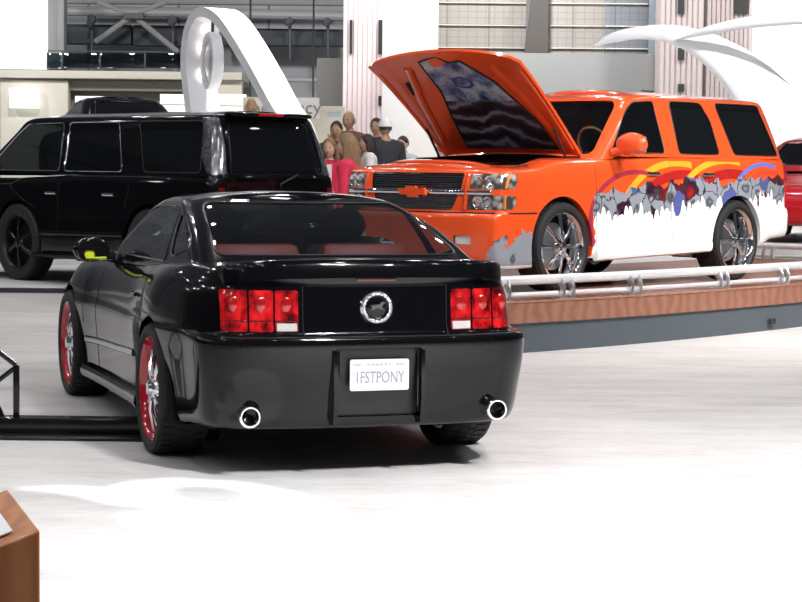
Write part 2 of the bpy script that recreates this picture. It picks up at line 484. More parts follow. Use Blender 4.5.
def build_coupe():
    root = thing('sports_car', 'shiny black two-door coupe with red-rimmed wheels on the pale floor, its tail to us', 'car', (-.4589, 10.5888, 0), .3248)
    Ys = [-.62, -.42, -.2, 0, .2, .45, .9, 1.5, 2.05, 2.4, 2.72, 3.05]
    tp = [.965, .985, .995, 1, .997, .985, .965, .96, .97, .985, .99, .97]
    def L(W, yr, yf, zr, z0, z1, z2, zf, haunch=0, fh=0, rw=.93, fw=.92, cs=1): return dict(W=W, yr=yr, yf=yf, zr=zr, z0=z0, z1=z1, z2=z2, zf=zf, haunch=haunch, fh=fh, rw=rw, fw=fw, cs=cs)
    spec = [
        L(.84, -.95, 3.45, .236, .205, .155, .17, .20, rw=.96),
        L(.868, -1.035, 3.55, .246, .215, .165, .18, .22, rw=.96),
        L(.880, -1.062, 3.60, .30, .27, .22, .23, .27, .01, .01, rw=.97),
        L(.885, -1.085, 3.64, .43, .40, .34, .36, .40, .02, .02, rw=.98),
        L(.895, -1.105, 3.66, .56, .54, .48, .50, .52, .03, .025, rw=.985),
        L(.902, -1.110, 3.66, .660, .65, .62, .62, .60, .035, .025, rw=.985),
        L(.900, -1.105, 3.65, .692, .69, .66, .66, .64, .037, .022, rw=.98),
        L(.892, -1.072, 3.64, .708, .71, .69, .69, .67, .034, .02),
        L(.888, -1.062, 3.63, .74, .75, .73, .73, .70, .035, .02),
        L(.875, -1.052, 3.62, .86, .86, .82, .81, .74, .035, .01),
        L(.845, -1.048, 3.60, .945, .955, .905, .87, .77, .03, 0),
        L(.822, -1.050, 3.58, .972, .995, .938, .895, .785, .022, 0),
        L(.80, -1.055, 3.55, 1.005, 1.02, .962, .915, .80, .012, 0),
        L(.775, -1.040, 3.50, 1.022, 1.03, .972, .93, .81),
        L(.73, -1.00, 3.42, 1.028, 1.036, .98, .94, .82),
    ]
    b = shell(body_levels(spec, Ys, tp), 6, 3, crown=.03, nt=18)
    bvh = BVHTree.FromBMesh(b)
    rear = lambda f: f.normal.y < -.35
    # lamps let into the tail panel
    def fill(sx):
        for k in range(3):
            x0 = .395 + k * .121; x1 = x0 + .112
            pl = round_poly([(sx * x0, .722), (sx * x1, .722), (sx * x1, .925), (sx * x0, .925)], .012, 3)
            fs = cut(b, pl, 'y', rear)
            yield k, fs, x0, x1
    for sx in (-1, 1):
        lamp = None
        frame = MB()
        for k, fs, x0, x1 in fill(sx):
            nb = take(b, fs, .004)
            if lamp is None:
                lamp = link_bm(nb, 'tail_light', TAILRED, root); lamp['label'] = 'red three-bar tail light'
            else: link_bm(nb, 'lens', TAILRED, lamp)
            xm = (x0 + x1) / 2 * sx
            h, nn = on_surface(bvh, (xm, .85), 'y', -1)
            rb = MB(); rb.sphere((xm, h.y - .001, .855), (.030, .010, .042), None, 14, 8); rb.build('reflector', TAILBULB, lamp)
            rb = MB()
            tr = trace(bvh, [(sx * x0, .775), (sx * x1, .775)], 'y', -1, .004)
            rb.tube(tr, .004, 6); rb.build('lens_rib', DARKRED, lamp)
            if k == 0:
                tr = [(sx * (x0 + .008), .728), (sx * (x1 - .006), .728), (sx * (x1 - .006), .765), (sx * (x0 + .008), .765)]
                pts = [on_surface(bvh, p, 'y', -1)[0] + Vector((0, -.008, 0)) for p in tr]
                rv = MB(); rv.add(pts + [p + Vector((0, .012, 0)) for p in pts], [(0, 1, 2, 3), (0, 4, 5, 1), (1, 5, 6, 2), (2, 6, 7, 3), (3, 7, 4, 0)])
                o = rv.build('reversing_lamp', CLEARLENS, lamp); o['label'] = 'small whitish reversing lamp'
    # recess behind the licence plate
    pl = [(-.235, .30), (.235, .30), (.225, .645), (-.225, .645)]
    fs = cut(b, round_poly(pl, .02, 3), 'y', rear)
    nb = take(b, fs, -.015); link_bm(nb, 'plate_recess', BLACKTRIM, root)
    arch_cut(b, 0, .345, .385, .06, .5); arch_cut(b, 2.77, .345, .385, .06, .5)
    # seams
    body = link_bm(b, 'body_shell', BLACK, root, 40)
    def seam(pts, axis, sgn, r=.0035, m=BLACKTRIM, name='panel_gap', lift=-.001):
        t = trace(bvh, pts, axis, sgn, lift)
        if len(t) > 1: MB().tube(t, r, 6).build(name, m, root)
    for sg in (-1, 1):
        seam([(.42, .30), (.40, .6), (.36, .95)], 'x', sg); seam([(1.92, .24), (1.95, .6), (1.90, .90)], 'x', sg)
        seam([(2.30, .52), (2.28, .80)], 'x', sg)
    seam([(-.76, .698), (-.4, .698), (0, .698), (.4, .698), (.76, .698)], 'y', -1, .005)
    t = trace(bvh, [(-.36, .947), (.36, .947)], 'y', -1, .002); MB().tube(t, .006, 6).build('trunk_lid_edge', GLOSSTRIM, root)
    for sx in (-1, 1):
        seam([(sx * .372, .70), (sx * .372, .95)], 'y', -1)
    # rear bumper fins, exhaust tips, lower valance
    for sx in (-1, 1):
        m = MB(); m.prism([(-1.125, .63), (-1.135, .40), (-1.115, .27), (-1.0, .26), (-1.0, .63)], sx * .215, sx * .235, 'x'); m.build('diffuser_fin', BLACK, root)
        e = MB(); e.lathe([(-1.02, .050), (-1.125, .054), (-1.131, .049), (-1.131, .043), (-1.10, .040), (-.96, .038)], (sx * .64, .05, .315), 'y', 32)
        ex = e.build('exhaust_tip', CHROME, root)
        k = MB(); k.lathe([(-1.045, .039), (-1.046, 0)], (sx * .64, .05, .315), 'y', 24); k.build('exhaust_bore', DARKHOLE, ex)
        k = MB(); k.tube([(sx * .64, -.93, .315), (sx * .6, -.6, .28), (sx * .5, 0, .26)], .04, 10); k.build('muffler', BLACKTRIM, ex)
    m = MB(); m.box((0, 1.2, .26), (1.4, 3.6, .08), None, .02); m.box((0, -.72, .33), (1.3, .4, .14), None, .03); m.build('underbody', DARKHOLE, root)
    # spoiler on the trunk edge
    sp = []
    for x, y, z in [(-.735, -.80, 1.03), (-.71, -.90, 1.043), (-.58, -1.015, 1.062), (-.3, -1.055, 1.07), (0, -1.064, 1.072), (.3, -1.055, 1.07), (.58, -1.015, 1.062), (.71, -.90, 1.043), (.735, -.80, 1.03)]: sp.append((x, y, z))
    cur = bez(sp, 6); m = MB(); n = len(cur)
    vs = []
    for i, p in enumerate(cur):
        e = min(1, min(i, n - 1 - i) / 6)
        vs += [p + Vector((0, -.012, -.02)), p, p + Vector((0, .03, .006 * e)), p + Vector((0, .13, -.022)), p + Vector((0, .13, -.085)), p + Vector((0, -.022, -.085))]
    fs = []
    for i in range(n - 1):
        for j in range(6): fs.append((i * 6 + j, i * 6 + (j + 1) % 6, (i + 1) * 6 + (j + 1) % 6, (i + 1) * 6 + j))
    fs += [tuple(range(6)), tuple(range((n - 1) * 6, n * 6))[::-1]]
    m.add(vs, fs); spo = m.build('spoiler', BLACK, root, 50)
    m = MB(); t = trace(bvh, [(-.10, .978), (.10, .978)], 'y', -1, .004); m.tube(t, .012, 8, flat=(1, .4)); m.build('brake_light', DARKRED, root)
    # round badge in the tail panel
    h, _ = on_surface(bvh, (0, .84), 'y', -1); y = h.y
    m = MB(); m.lathe([(y + .01, .085), (y - .012, .085), (y - .020, .078), (y - .020, .064), (y - .010, .060), (y + .01, .058)], (0, 0, .84), 'y', 40)
    for i in range(20):
        a = 2 * PI * i / 20; m.sphere((.068 * math.cos(a), y - .018, .84 + .068 * math.sin(a)), (.0095, .008, .0095), None, 8, 6)
    bd = m.build('emblem', CHROME, root, 30); bd['label'] = 'round chrome emblem'
    m = MB(); m.lathe([(y - .006, .06), (y - .012, .05), (y - .012, 0)], (0, 0, .84), 'y', 32); m.build('emblem_disc', BLACK, bd)
    horse = [(-.040, .012), (-.046, .004), (-.038, .006), (-.022, .014), (-.004, .012), (.012, .014), (.024, .026), (.034, .028), (.042, .020), (.036, .018), (.030, .010), (.024, .000), (.036, -.010), (.026, -.010), (.014, -.004), (-.006, -.004), (-.018, -.012), (-.034, -.016), (-.026, -.008), (-.026, .002)]
    m = MB(); m.prism([(x, z + .84) for x, z in horse], y - .017, y - .010, 'y'); m.build('emblem_pony', CHROME, bd)
    # licence plate
    py, pz = -1.122, .512
    m = MB(); pr = round_poly([(-.152, pz - .077), (.152, pz - .077), (.152, pz + .077), (-.152, pz + .077)], .012, 4)
    m.prism(pr, py, py + .004, 'y'); plate = m.build('license_plate', PLATEWHITE, root); plate['label'] = 'white plate with grey raised letters'
    def writing(body, size, cx, cz, m_, name, sc=(1, 1)):
        tb = text_bm(body, size, .001, sc)
        for v in tb.verts: x, yy, zz = v.co; v.co = Vector((cx + x, py - .0015 - zz, cz + yy))
        bmesh.ops.recalc_face_normals(tb, faces=tb.faces[:]); link_bm(tb, name, m_, plate, None)
    writing('1FSTPONY', .082, 0, pz - .014, PLATETEXT, 'plate_lettering', (.66, 1.0))
    m = MB()
    for x, w in ((-.118, .04), (-.055, .018), (-.033, .016), (-.012, .016), (.010, .016), (.032, .016), (.053, .014), (.108, .045)):
        MB().box((x, py - .001, pz + .052), (w, .002, .012)).build('plate_print', PLATEPALE, plate)
    for x in (-.205, .205): MB().box((x, -1.105, .49), (.012, .012, .28), None, .004).build('plate_surround', GLOSSTRIM, root)
    # ---------------- cabin
    def G(W, yr, yf, zr, zs, zf, t=(1, 1, 1, 1, 1, 1), ys=None):
        ys = ys or [-.3, .1, .6, 1.1, 1.6]
        row = [(0, yr, zr), (W * .45, yr + .01, zr), (W * .82, yr + .035, zr - .002), (W * .93, yr + .07, zr - .006), (W * .975, yr + .14, zr - .008)]
        a, c = yr + .26, yf - .28
        for i, tt in enumerate((0, .25, .5, .75, 1)):
            y = a + (c - a) * tt; row.append((W * t[i], y, np.interp(tt, [0, .5, 1], [zr - .005 if zs is None else (zr * .6 + zs * .4), zs, zf])))
        row += [(W * .965, yf - .16, zf), (W * .90, yf - .08, zf), (W * .74, yf - .03, zf), (W * .4, yf - .005, zf), (0, yf, zf)]
        return row
    lv = [
        G(.790, -.56, 2.26, 1.030, .955, .92),
        G(.775, -.53, 2.20, 1.045, .975, .945),
        G(.745, -.35, 1.99, 1.118, 1.065, 1.055),
        G(.700, -.11, 1.75, 1.205, 1.17, 1.165),
        G(.648, .16, 1.54, 1.283, 1.265, 1.262),
        G(.615, .34, 1.42, 1.325, 1.315, 1.312),
        G(.590, .43, 1.36, 1.342, 1.335, 1.332),
        G(.555, .49, 1.31, 1.352, 1.347, 1.345),
    ]
    c = shell(lv, 6, 4, crown=.036, nt=18, crown_pow=2.2)
    cb = BVHTree.FromBMesh(c)
    rg = round_poly([(-.665, 1.07), (.665, 1.07), (.565, 1.325), (-.565, 1.325)], [.05, .05, .07, .07], 5)
    fs = cut(c, rg, 'y', lambda f: f.normal.y < -.15 and f.normal.z > .1 and f.calc_center_median().y < .6)
    o = link_bm(take(c, fs, -.004), 'rear_window', CARGLASS, root)
    ws = round_poly([(-.70, .98), (.70, .98), (.56, 1.318), (-.56, 1.318)], .05, 4)
    fs = cut(c, ws, 'y', lambda f: f.normal.y > .15 and f.calc_center_median().y > 1.2)
    link_bm(take(c, fs, -.004), 'windshield', CARGLASS, root)
    dw = round_poly([(1.93, .985), (1.80, 1.075), (1.48, 1.225), (1.20, 1.292), (.70, 1.300), (.48, 1.27), (.32, 1.03), (.36, 1.005)], [.03, .05, .1, .1, .05, .03, .02, .02], 4)
    qw = round_poly([(.20, 1.035), (.40, 1.255), (.28, 1.25), (-.10, 1.145), (-.17, 1.09)], [.03, .03, .05, .05, .03], 4)
    for sg, nm in ((-1, left_side), (1, right_side)):
        for poly, name in ((dw, 'door_window'), (qw, 'quarter_window')):
            fs = cut(c, poly, 'x', nm)
            o = link_bm(take(c, fs, -.004), name, CARGLASS, root)
            t = trace(cb, poly, 'x', sg, .001, .06, True)
            MB().tube(t, .005, 6, True).build('window_trim', GLOSSTRIM, o)
    t = trace(cb, rg, 'y', -1, .0, .08, True); MB().tube(t, .006, 6, True).build('rear_window_seal', BLACKTRIM, root)
    link_bm(c, 'roof', BLACK, root, 40)
    # ---------------- interior
    m = MB(); m.box((0, -.10, 1.02), (1.24, .62, .03), None, .01)
    m.box((-.31, .17, 1.03), (.50, .16, .14), rotx(-.2), .05); m.box((.31, .17, 1.03), (.50, .16, .14), rotx(-.2), .05)
    m.build('rear_seat', REDLEATHER, root)
    for sx in (-1, 1):
        m = MB(); m.box((sx * .37, .82, .82), (.50, .17, .62), rotx(.22), .07); m.box((sx * .37, 1.05, .52), (.5, .52, .16), None, .06)
        st = m.build('front_seat', DARKCLOTH, root)
        h = MB(); h.sphere((sx * .37, .74, 1.19), (.14, .065, .105), None, 18, 12); h.build('headrest', DARKCLOTH, st)
    m = MB(); m.box((0, 1.85, .86), (1.35, .45, .16), rotx(-.1), .06); m.build('dashboard', DARKCLOTH, root)
    m = MB(); m.lathe([(-.012, .18), (0, .195), (.012, .18), (0, .165)], (0, 0, 0), 'y', 28, True)
    sw = m.build('steering_wheel', DARKCLOTH, root); sw.location = (-.37, 1.50, .95); sw.rotation_euler = (R(-20), 0, 0)
    m = MB(); m.box((0, 1.58, 1.27), (.24, .03, .065), None, .02); m.tube([(0, 1.59, 1.28), (0, 1.55, 1.335)], .01, 6); m.build('inside_mirror', DARKCLOTH, root)
    m = MB(); m.box((0, 1.2, .42), (1.4, 2.7, .06)); m.box((0, .35, .7), (1.3, .05, .6)); m.build('cabin_floor', DARKHOLE, root)
    # ---------------- mirrors, side trim
    for sx in (-1, 1):
        m = MB(); m.sphere((sx * .925, 1.80, 1.005), (.115, .075, .078), None, 20, 12)
        m.tube([(sx * .78, 1.80, .955), (sx * .87, 1.80, .965)], .03, 8)
        mi = m.build('side_mirror', BLACK, root)
        m = MB(); m.prism(round_poly([(sx * .83, .950), (sx * 1.015, .950), (sx * 1.02, 1.055), (sx * .835, 1.06)], .03, 4), 1.722, 1.735, 'y'); m.build('mirror_glass', SILVER if sx > 0 else GLOSSTRIM, mi)
        if sx < 0:
            MB().box((-.915, 1.702, .944), (.23, .06, .007), None, .002).build('reflection_blocker', BLACK, mi)  # added ledge, keeps the yellow strip from mirroring in the door below
            m = MB(); m.box((-.91, 1.718, .957), (.13, .006, .014), None, .004); m.box((-.95, 1.718, .978), (.06, .006, .045), None, .015)  # yellow reflection in the mirror glass, built as a coloured strip
            m.build('mirror_reflection', YELLOWREFLECTION, mi)['label'] = 'bright yellow strip painting a reflection in the mirror'
        st = trace(bvh, [(.68, .470), (1.3, .445), (1.85, .43), (2.26, .415)], 'x', sx, .002)
        MB().tube(st, .024, 8, flat=(.9, .45)).build('door_strip', BLUESTRIPE, root)
        sk = trace(bvh, [(.44, .225), (1.3, .215), (2.28, .215)], 'x', sx, .0)
        sk = [p + Vector((sx * .02, 0, 0)) for p in sk]
        MB().tube(sk, .045, 10, flat=(1.0, .7)).build('side_skirt', BLACK, root)
        dh = trace(bvh, [(.62, .80), (.78, .80)], 'x', sx, .012); MB().tube(dh, .012, 8, flat=(1, .7)).build('door_handle', BLACK, root)
        for y in (0, 2.77): wheel_well(root, y, .345, .40, sx * .55, sx * .90) if sx > 0 else wheel_well(root, y, .345, .40, -.90, -.55)
    for y in (0, 2.77):
        for sx in (-1, 1): make_wheel(root, (sx * (.935 - .14), y, .345), sx, .345, .28, .280, REDRIM, CHROME, 9, True, .05, None)
    m = MB(); m.tube([(-.8, 0, .345), (.8, 0, .345)], .045, 10); m.sphere((0, 0, .34), .13); m.build('axle', DARKHOLE, root)
    return root
build_coupe()

# ================================================================== large wagons
def graphic_paint():
    """orange above, white below, with a torn-metal band and flame streaks between, in the car's own coordinates"""
    t = NT('orange_white_graphic'); X, Y, Z = t.xyz(t.obj())
    yz = t.n('CombineXYZ'); t.link(Y, yz.inputs[0]); t.link(Z, yz.inputs[1]); v = yz.outputs[0]
    nv_ = t.noise(v, 6, 3, .6, 1); vd = t.n('VectorMath', operation='MULTIPLY_ADD'); t.link(nv_, vd.inputs[0]); vd.inputs[1].default_value = (.16, .16, .16); t.link(v, vd.inputs[2]); vw = vd.outputs[0]
    vo = t.n('TexVoronoi', feature='F1'); t.link(t.mapping(vw, (1, 1.2, 1)), vo.inputs['Vector']); vo.inputs['Scale'].default_value = 4.6
    ve = t.n('TexVoronoi', feature='DISTANCE_TO_EDGE'); t.link(t.mapping(vw, (1, 1.2, 1)), ve.inputs['Vector']); ve.inputs['Scale'].default_value = 4.6
    vs = t.n('TexVoronoi', feature='F1'); t.link(t.mapping(v, (1.6, .55, 1)), vs.inputs['Vector']); vs.inputs['Scale'].default_value = 9
    nz = t.noise(v, 5, 4, .6)
    # lower torn edge: higher towards the tail
    slope = t.math('MULTIPLY_ADD', Y, -.055, .86)
    jag = t.math('MULTIPLY', vs.outputs['Distance'], .26)
    low = t.math('ADD', t.math('SUBTRACT', slope, .03), t.math('MULTIPLY_ADD', nz, .10, -.05)); low = t.math('SUBTRACT', low, t.math('MULTIPLY_ADD', jag, .9, -.09))
    high = t.math('ADD', slope, t.math('MULTIPLY_ADD', vo.outputs['Distance'], .20, .06))
    white = t.math('LESS_THAN', Z, low); band = t.math('LESS_THAN', Z, high)
    cell = t.xyz(vo.outputs['Color'])
    shade = t.ramp(t.math('ADD', t.math('MULTIPLY', vo.outputs['Distance'], 1.9), t.math('MULTIPLY', nz, .35)), [(.14, (.46, .48, .52)), (.34, (.20, .215, .24)), (.6, (.05, .053, .065)), (.85, (.24, .26, .3))])
    redc = t.ramp(t.math('ADD', vo.outputs['Distance'], t.math('MULTIPLY', nz, .3)), [(.15, (.42, .025, .015)), (.45, (.20, .01, .012)), (.75, (.03, .008, .02))])
    bandc = t.mix(t.math('LESS_THAN', cell[0], .36), shade, redc)
    bandc = t.mix(t.math('LESS_THAN', ve.outputs['Distance'], .03), bandc, (.05, .045, .05))
    bandc = t.mix(t.math('GREATER_THAN', cell[1], .90), bandc, (.08, .10, .28))
    # flame streaks sweep back over the doors
    arcs = None; org = (.72, .078, .014)
    col = org
    for cy, cz, r, w, c in ((1.05, .55, .62, .030, (.72, .33, .02)), (.95, .50, .56, .045, (.38, .014, .015)), (.18, .60, .60, .028, (.72, .36, .02)), (.10, .52, .55, .05, (.36, .014, .012)), (1.75, .60, .48, .022, (.34, .03, .05)), (-.55, .75, .42, .018, (.08, .16, .6)), (-.62, .73, .36, .022, (.6, .06, .03))):
        dy = t.math('MULTIPLY', t.math('SUBTRACT', Y, cy), .62); dz = t.math('SUBTRACT', Z, cz)
        d = t.math('SQRT', t.math('ADD', t.math('MULTIPLY', dy, dy), t.math('MULTIPLY', dz, dz)))
        f = t.math('LESS_THAN', t.math('ABSOLUTE', t.math('SUBTRACT', d, r)), w)
        f = t.math('MULTIPLY', f, t.math('LESS_THAN', Z, 1.19))
        f = t.math('MULTIPLY', f, t.math('GREATER_THAN', Y, cy - .25))
        col = t.mix(f, col, c)
    side = t.math('LESS_THAN', Y, t.math('MULTIPLY_ADD', nz, .25, 2.34))     # the graphic starts behind the front wheel
    c1 = t.mix(t.math('MULTIPLY', band, side), col, bandc)
    c1 = t.mix(t.math('MULTIPLY', white, side), c1, (.86, .86, .87))
    # torn corner of the front bumper
    fb = t.math('MULTIPLY', t.math('GREATER_THAN', Y, 3.2), t.math('LESS_THAN', Z, t.math('MULTIPLY_ADD', nz, .5, t.math('MULTIPLY_ADD', t.math('ABSOLUTE', X), 1.3, -1.02))))
    c1 = t.mix(fb, c1, shade)
    c1 = t.mix(t.math('MULTIPLY', t.math('GREATER_THAN', Y, 3.2), t.math('LESS_THAN', Z, .25)), c1, (.8, .8, .8))
    t.base(c1)
    t.p.inputs['Roughness'].default_value = .22; t.p.inputs['Coat Weight'].default_value = .8
    return t.m

def mural_paint():
    t = NT('airbrushed_liner'); o_ = t.obj(); X, Y, Z = t.xyz(o_)
    n = t.noise(o_, 4.2, 5, .65); w = t.n('TexWave', wave_type='BANDS', bands_direction='Y'); t.link(o_, w.inputs[0]); w.inputs['Scale'].default_value = 1.5; w.inputs['Distortion'].default_value = 14; w.inputs['Detail'].default_value = 4
    top = t.ramp(n, [(.36, (.015, .02, .05)), (.46, (.09, .15, .30)), (.54, (.30, .36, .44)), (.66, (.55, .56, .58))])
    low = t.ramp(w.outputs['Fac'], [(.1, (.015, .010, .012)), (.45, (.06, .028, .02)), (.7, (.012, .035, .18)), (.95, (.22, .18, .16))])
    dx = t.math('SUBTRACT', X, -.02); dy = t.math('SUBTRACT', Y, 1.0)
    d = t.math('SQRT', t.math('ADD', t.math('MULTIPLY', dx, dx), t.math('MULTIPLY', t.math('MULTIPLY', dy, dy), 2.2)))
    c = t.mix(t.math('GREATER_THAN', Y, t.math('MULTIPLY_ADD', n, .1, .70)), low, top)
    c = t.mix(t.math('LESS_THAN', t.math('ABSOLUTE', t.math('SUBTRACT', d, .10)), .018), c, (.01, .05, .28))
    t.base(c); t.p.inputs['Roughness'].default_value = .35
    return t.m

def lamp_mesh_mat():
    t = NT('ribbed_chrome_lamp'); o_ = t.obj(); br = t.n('TexBrick'); t.link(t.mapping(o_, (1, 1, 1), (R(90), 0, 0)), br.inputs[0])
    br.inputs['Scale'].default_value = 22; br.inputs['Color1'].default_value = (.8, .8, .85, 1); br.inputs['Color2'].default_value = (.25, .25, .3, 1); br.inputs['Mortar'].default_value = (.01, .01, .012, 1); br.inputs['Mortar Size'].default_value = .06
    t.base(br.outputs[0]); t.p.inputs['Metallic'].default_value = .8; t.p.inputs['Roughness'].default_value = .12
    return t.m

t = NT('painted_sparkle_lamp'); o_ = t.obj(); vo = t.n('TexVoronoi', feature='F1'); t.link(o_, vo.inputs['Vector']); vo.inputs['Scale'].default_value = 14
t.base(t.ramp(t.math('ADD', t.math('MULTIPLY', vo.outputs['Distance'], 1.2), t.math('MULTIPLY', t.noise(o_, 9, 3), .3)), [(.3, (.85, .85, .84)), (.6, (.55, .54, .52)), (.95, (.10, .09, .08))]))  # bright and dark cells paint the lamp's inner structure and its sparkle
t.p.inputs['Metallic'].default_value = .5; t.p.inputs['Roughness'].default_value = .12; t.p.inputs['Coat Weight'].default_value = 1
LAMPLENS = t.m

def wagon(root, c):
    """body and cabin of a tall wagon; c holds the sizes that differ between the two"""
    k = c['zk']; Lf = c['front']; wb = c['wb']; rear = -1.12
    Ys = [-.72, -.5, -.25, 0, .25, .5, 1.0, 1.6, 2.2, wb - .35, wb, wb + .35] if wb > 2.9 else [-.72, -.5, -.25, 0, .25, .5, 1.0, 1.5, 1.95, wb - .35, wb, wb + .35]
    tp = [.98, .99, 1, 1, 1, .99, .985, .985, .985, .99, .995, .985]
    def L(W, yr, yf, zr, z0, z1, z2, zf, h=0, fh=0, rw=.975, fw=1.0): return dict(W=W, yr=yr, yf=yf, zr=zr * k, z0=z0 * k, z1=z1 * k, z2=z2 * k, zf=zf * k, haunch=h, fh=fh, fy=wb, rw=rw, fw=fw, cs=.55)
    f = Lf
    spec = [L(.90, -1.04, f - .14, .40, .33, .30, .27, .21), L(.965, -1.14, f - .03, .42, .34, .31, .28, .22), L(.985, -1.16, f, .50, .44, .40, .38, .30, .012, .012),
            L(.985, -1.17, f + .02, .62, .58, .54, .52, .50, .02, .02), L(.978, -1.16, f + .02, .70, .70, .66, .66, .66, .022, .02), L(.975, -1.12, f, .73, .74, .72, .71, .700, .02, .018),
            L(.975, -1.115, f - .06, .76, .80, .78, .76, .722, .018, .015), L(.975, -1.11, f - .065, .90, .92, .92, .90, .86, .008, .01), L(.968, -1.105, f - .08, 1.06, 1.06, 1.06, 1.03, .99),
            L(.952, -1.10, f - .10, 1.17, 1.175, 1.17, 1.11, 1.055), L(.93, -1.095, f - .13, 1.225, 1.225, 1.22, 1.155, 1.085), L(.895, -1.08, f - .17, 1.245, 1.245, 1.24, 1.178, 1.10)]
    b = shell(body_levels(spec, Ys, tp, rk=(.40, .72, .92, .985), rd=(.005, .02, .08, .22), fk=(.985, .945, .70, .36), fd=(.30, .11, .035, .01)), 6, 3, crown=.05, nt=16)
    bvh = BVHTree.FromBMesh(b)
    A = c['arch']
    for y in (0, wb): arch_cut(b, y, c['Rt'], A, .06, .5)
    yc, yr_ = c['cowl'], c['roof_front']; zt = c['ztop']; zb = 1.225 * k
    def G(W, yr, yf, z, zc=0):
        row = [(0, yr, z), (W * .45, yr + .006, z), (W * .80, yr + .03, z), (W * .94, yr + .08, z), (W * .985, yr + .17, z)]
        a, e = yr + .32, yf - .40
        for i in range(6): row.append((W, a + (e - a) * i / 5, z))
        row += [(W * .985, yf - .26, z + zc), (W * .95, yf - .15, z + zc), (W * .78, yf - .05, z + zc), (W * .42, yf - .01, z + zc), (0, yf, z + zc)]
        return row
    h = zt - zb
    def mixv(t_, a, e): return a + (e - a) * t_
    lv = []
    for t_ in (0, .06, .30, .55, .78):
        lv.append(G(mixv(t_, .925, c['Wtop']), mixv(t_ ** 1.4, -1.09, -1.09 + c['rake']), mixv(t_, yc, yr_), zb + h * t_, -.03 * (1 - t_)))
    Wt, yt, yfr = c['Wtop'], -1.09 + c['rake'], yr_
    lv.append(G(Wt + .022, yt - .015, yfr + .10, zb + h * .90)); lv.append(G(Wt - .012, yt + .005, yfr + .0, zb + h * .97)); lv.append(G(Wt - .07, yt + .05, yfr - .10, zb + h * 1.0)); lv.append(G(Wt - .15, yt + .11, yfr - .2, zb + h * 1.012))
    cb_ = shell(lv, 5, 4, crown=.05, nt=16, crown_pow=2.4)
    cbv = BVHTree.FromBMesh(cb_)
    return b, bvh, cb_, cbv

def window_in(cb_, cbv, poly, axis, sg, keep, name, m, parent, trim, r=.007, off=-.005):
    fs = cut(cb_, poly, axis, keep)
    o = link_bm(take(cb_, fs, off), name, m, parent)
    if r > .011: return o
    t_ = trace(cbv, poly, axis, sg, .001, .06, True)
    if len(t_) > 3: MB().tube(t_, r, 6, True).build('window_trim', trim, o)
    return o

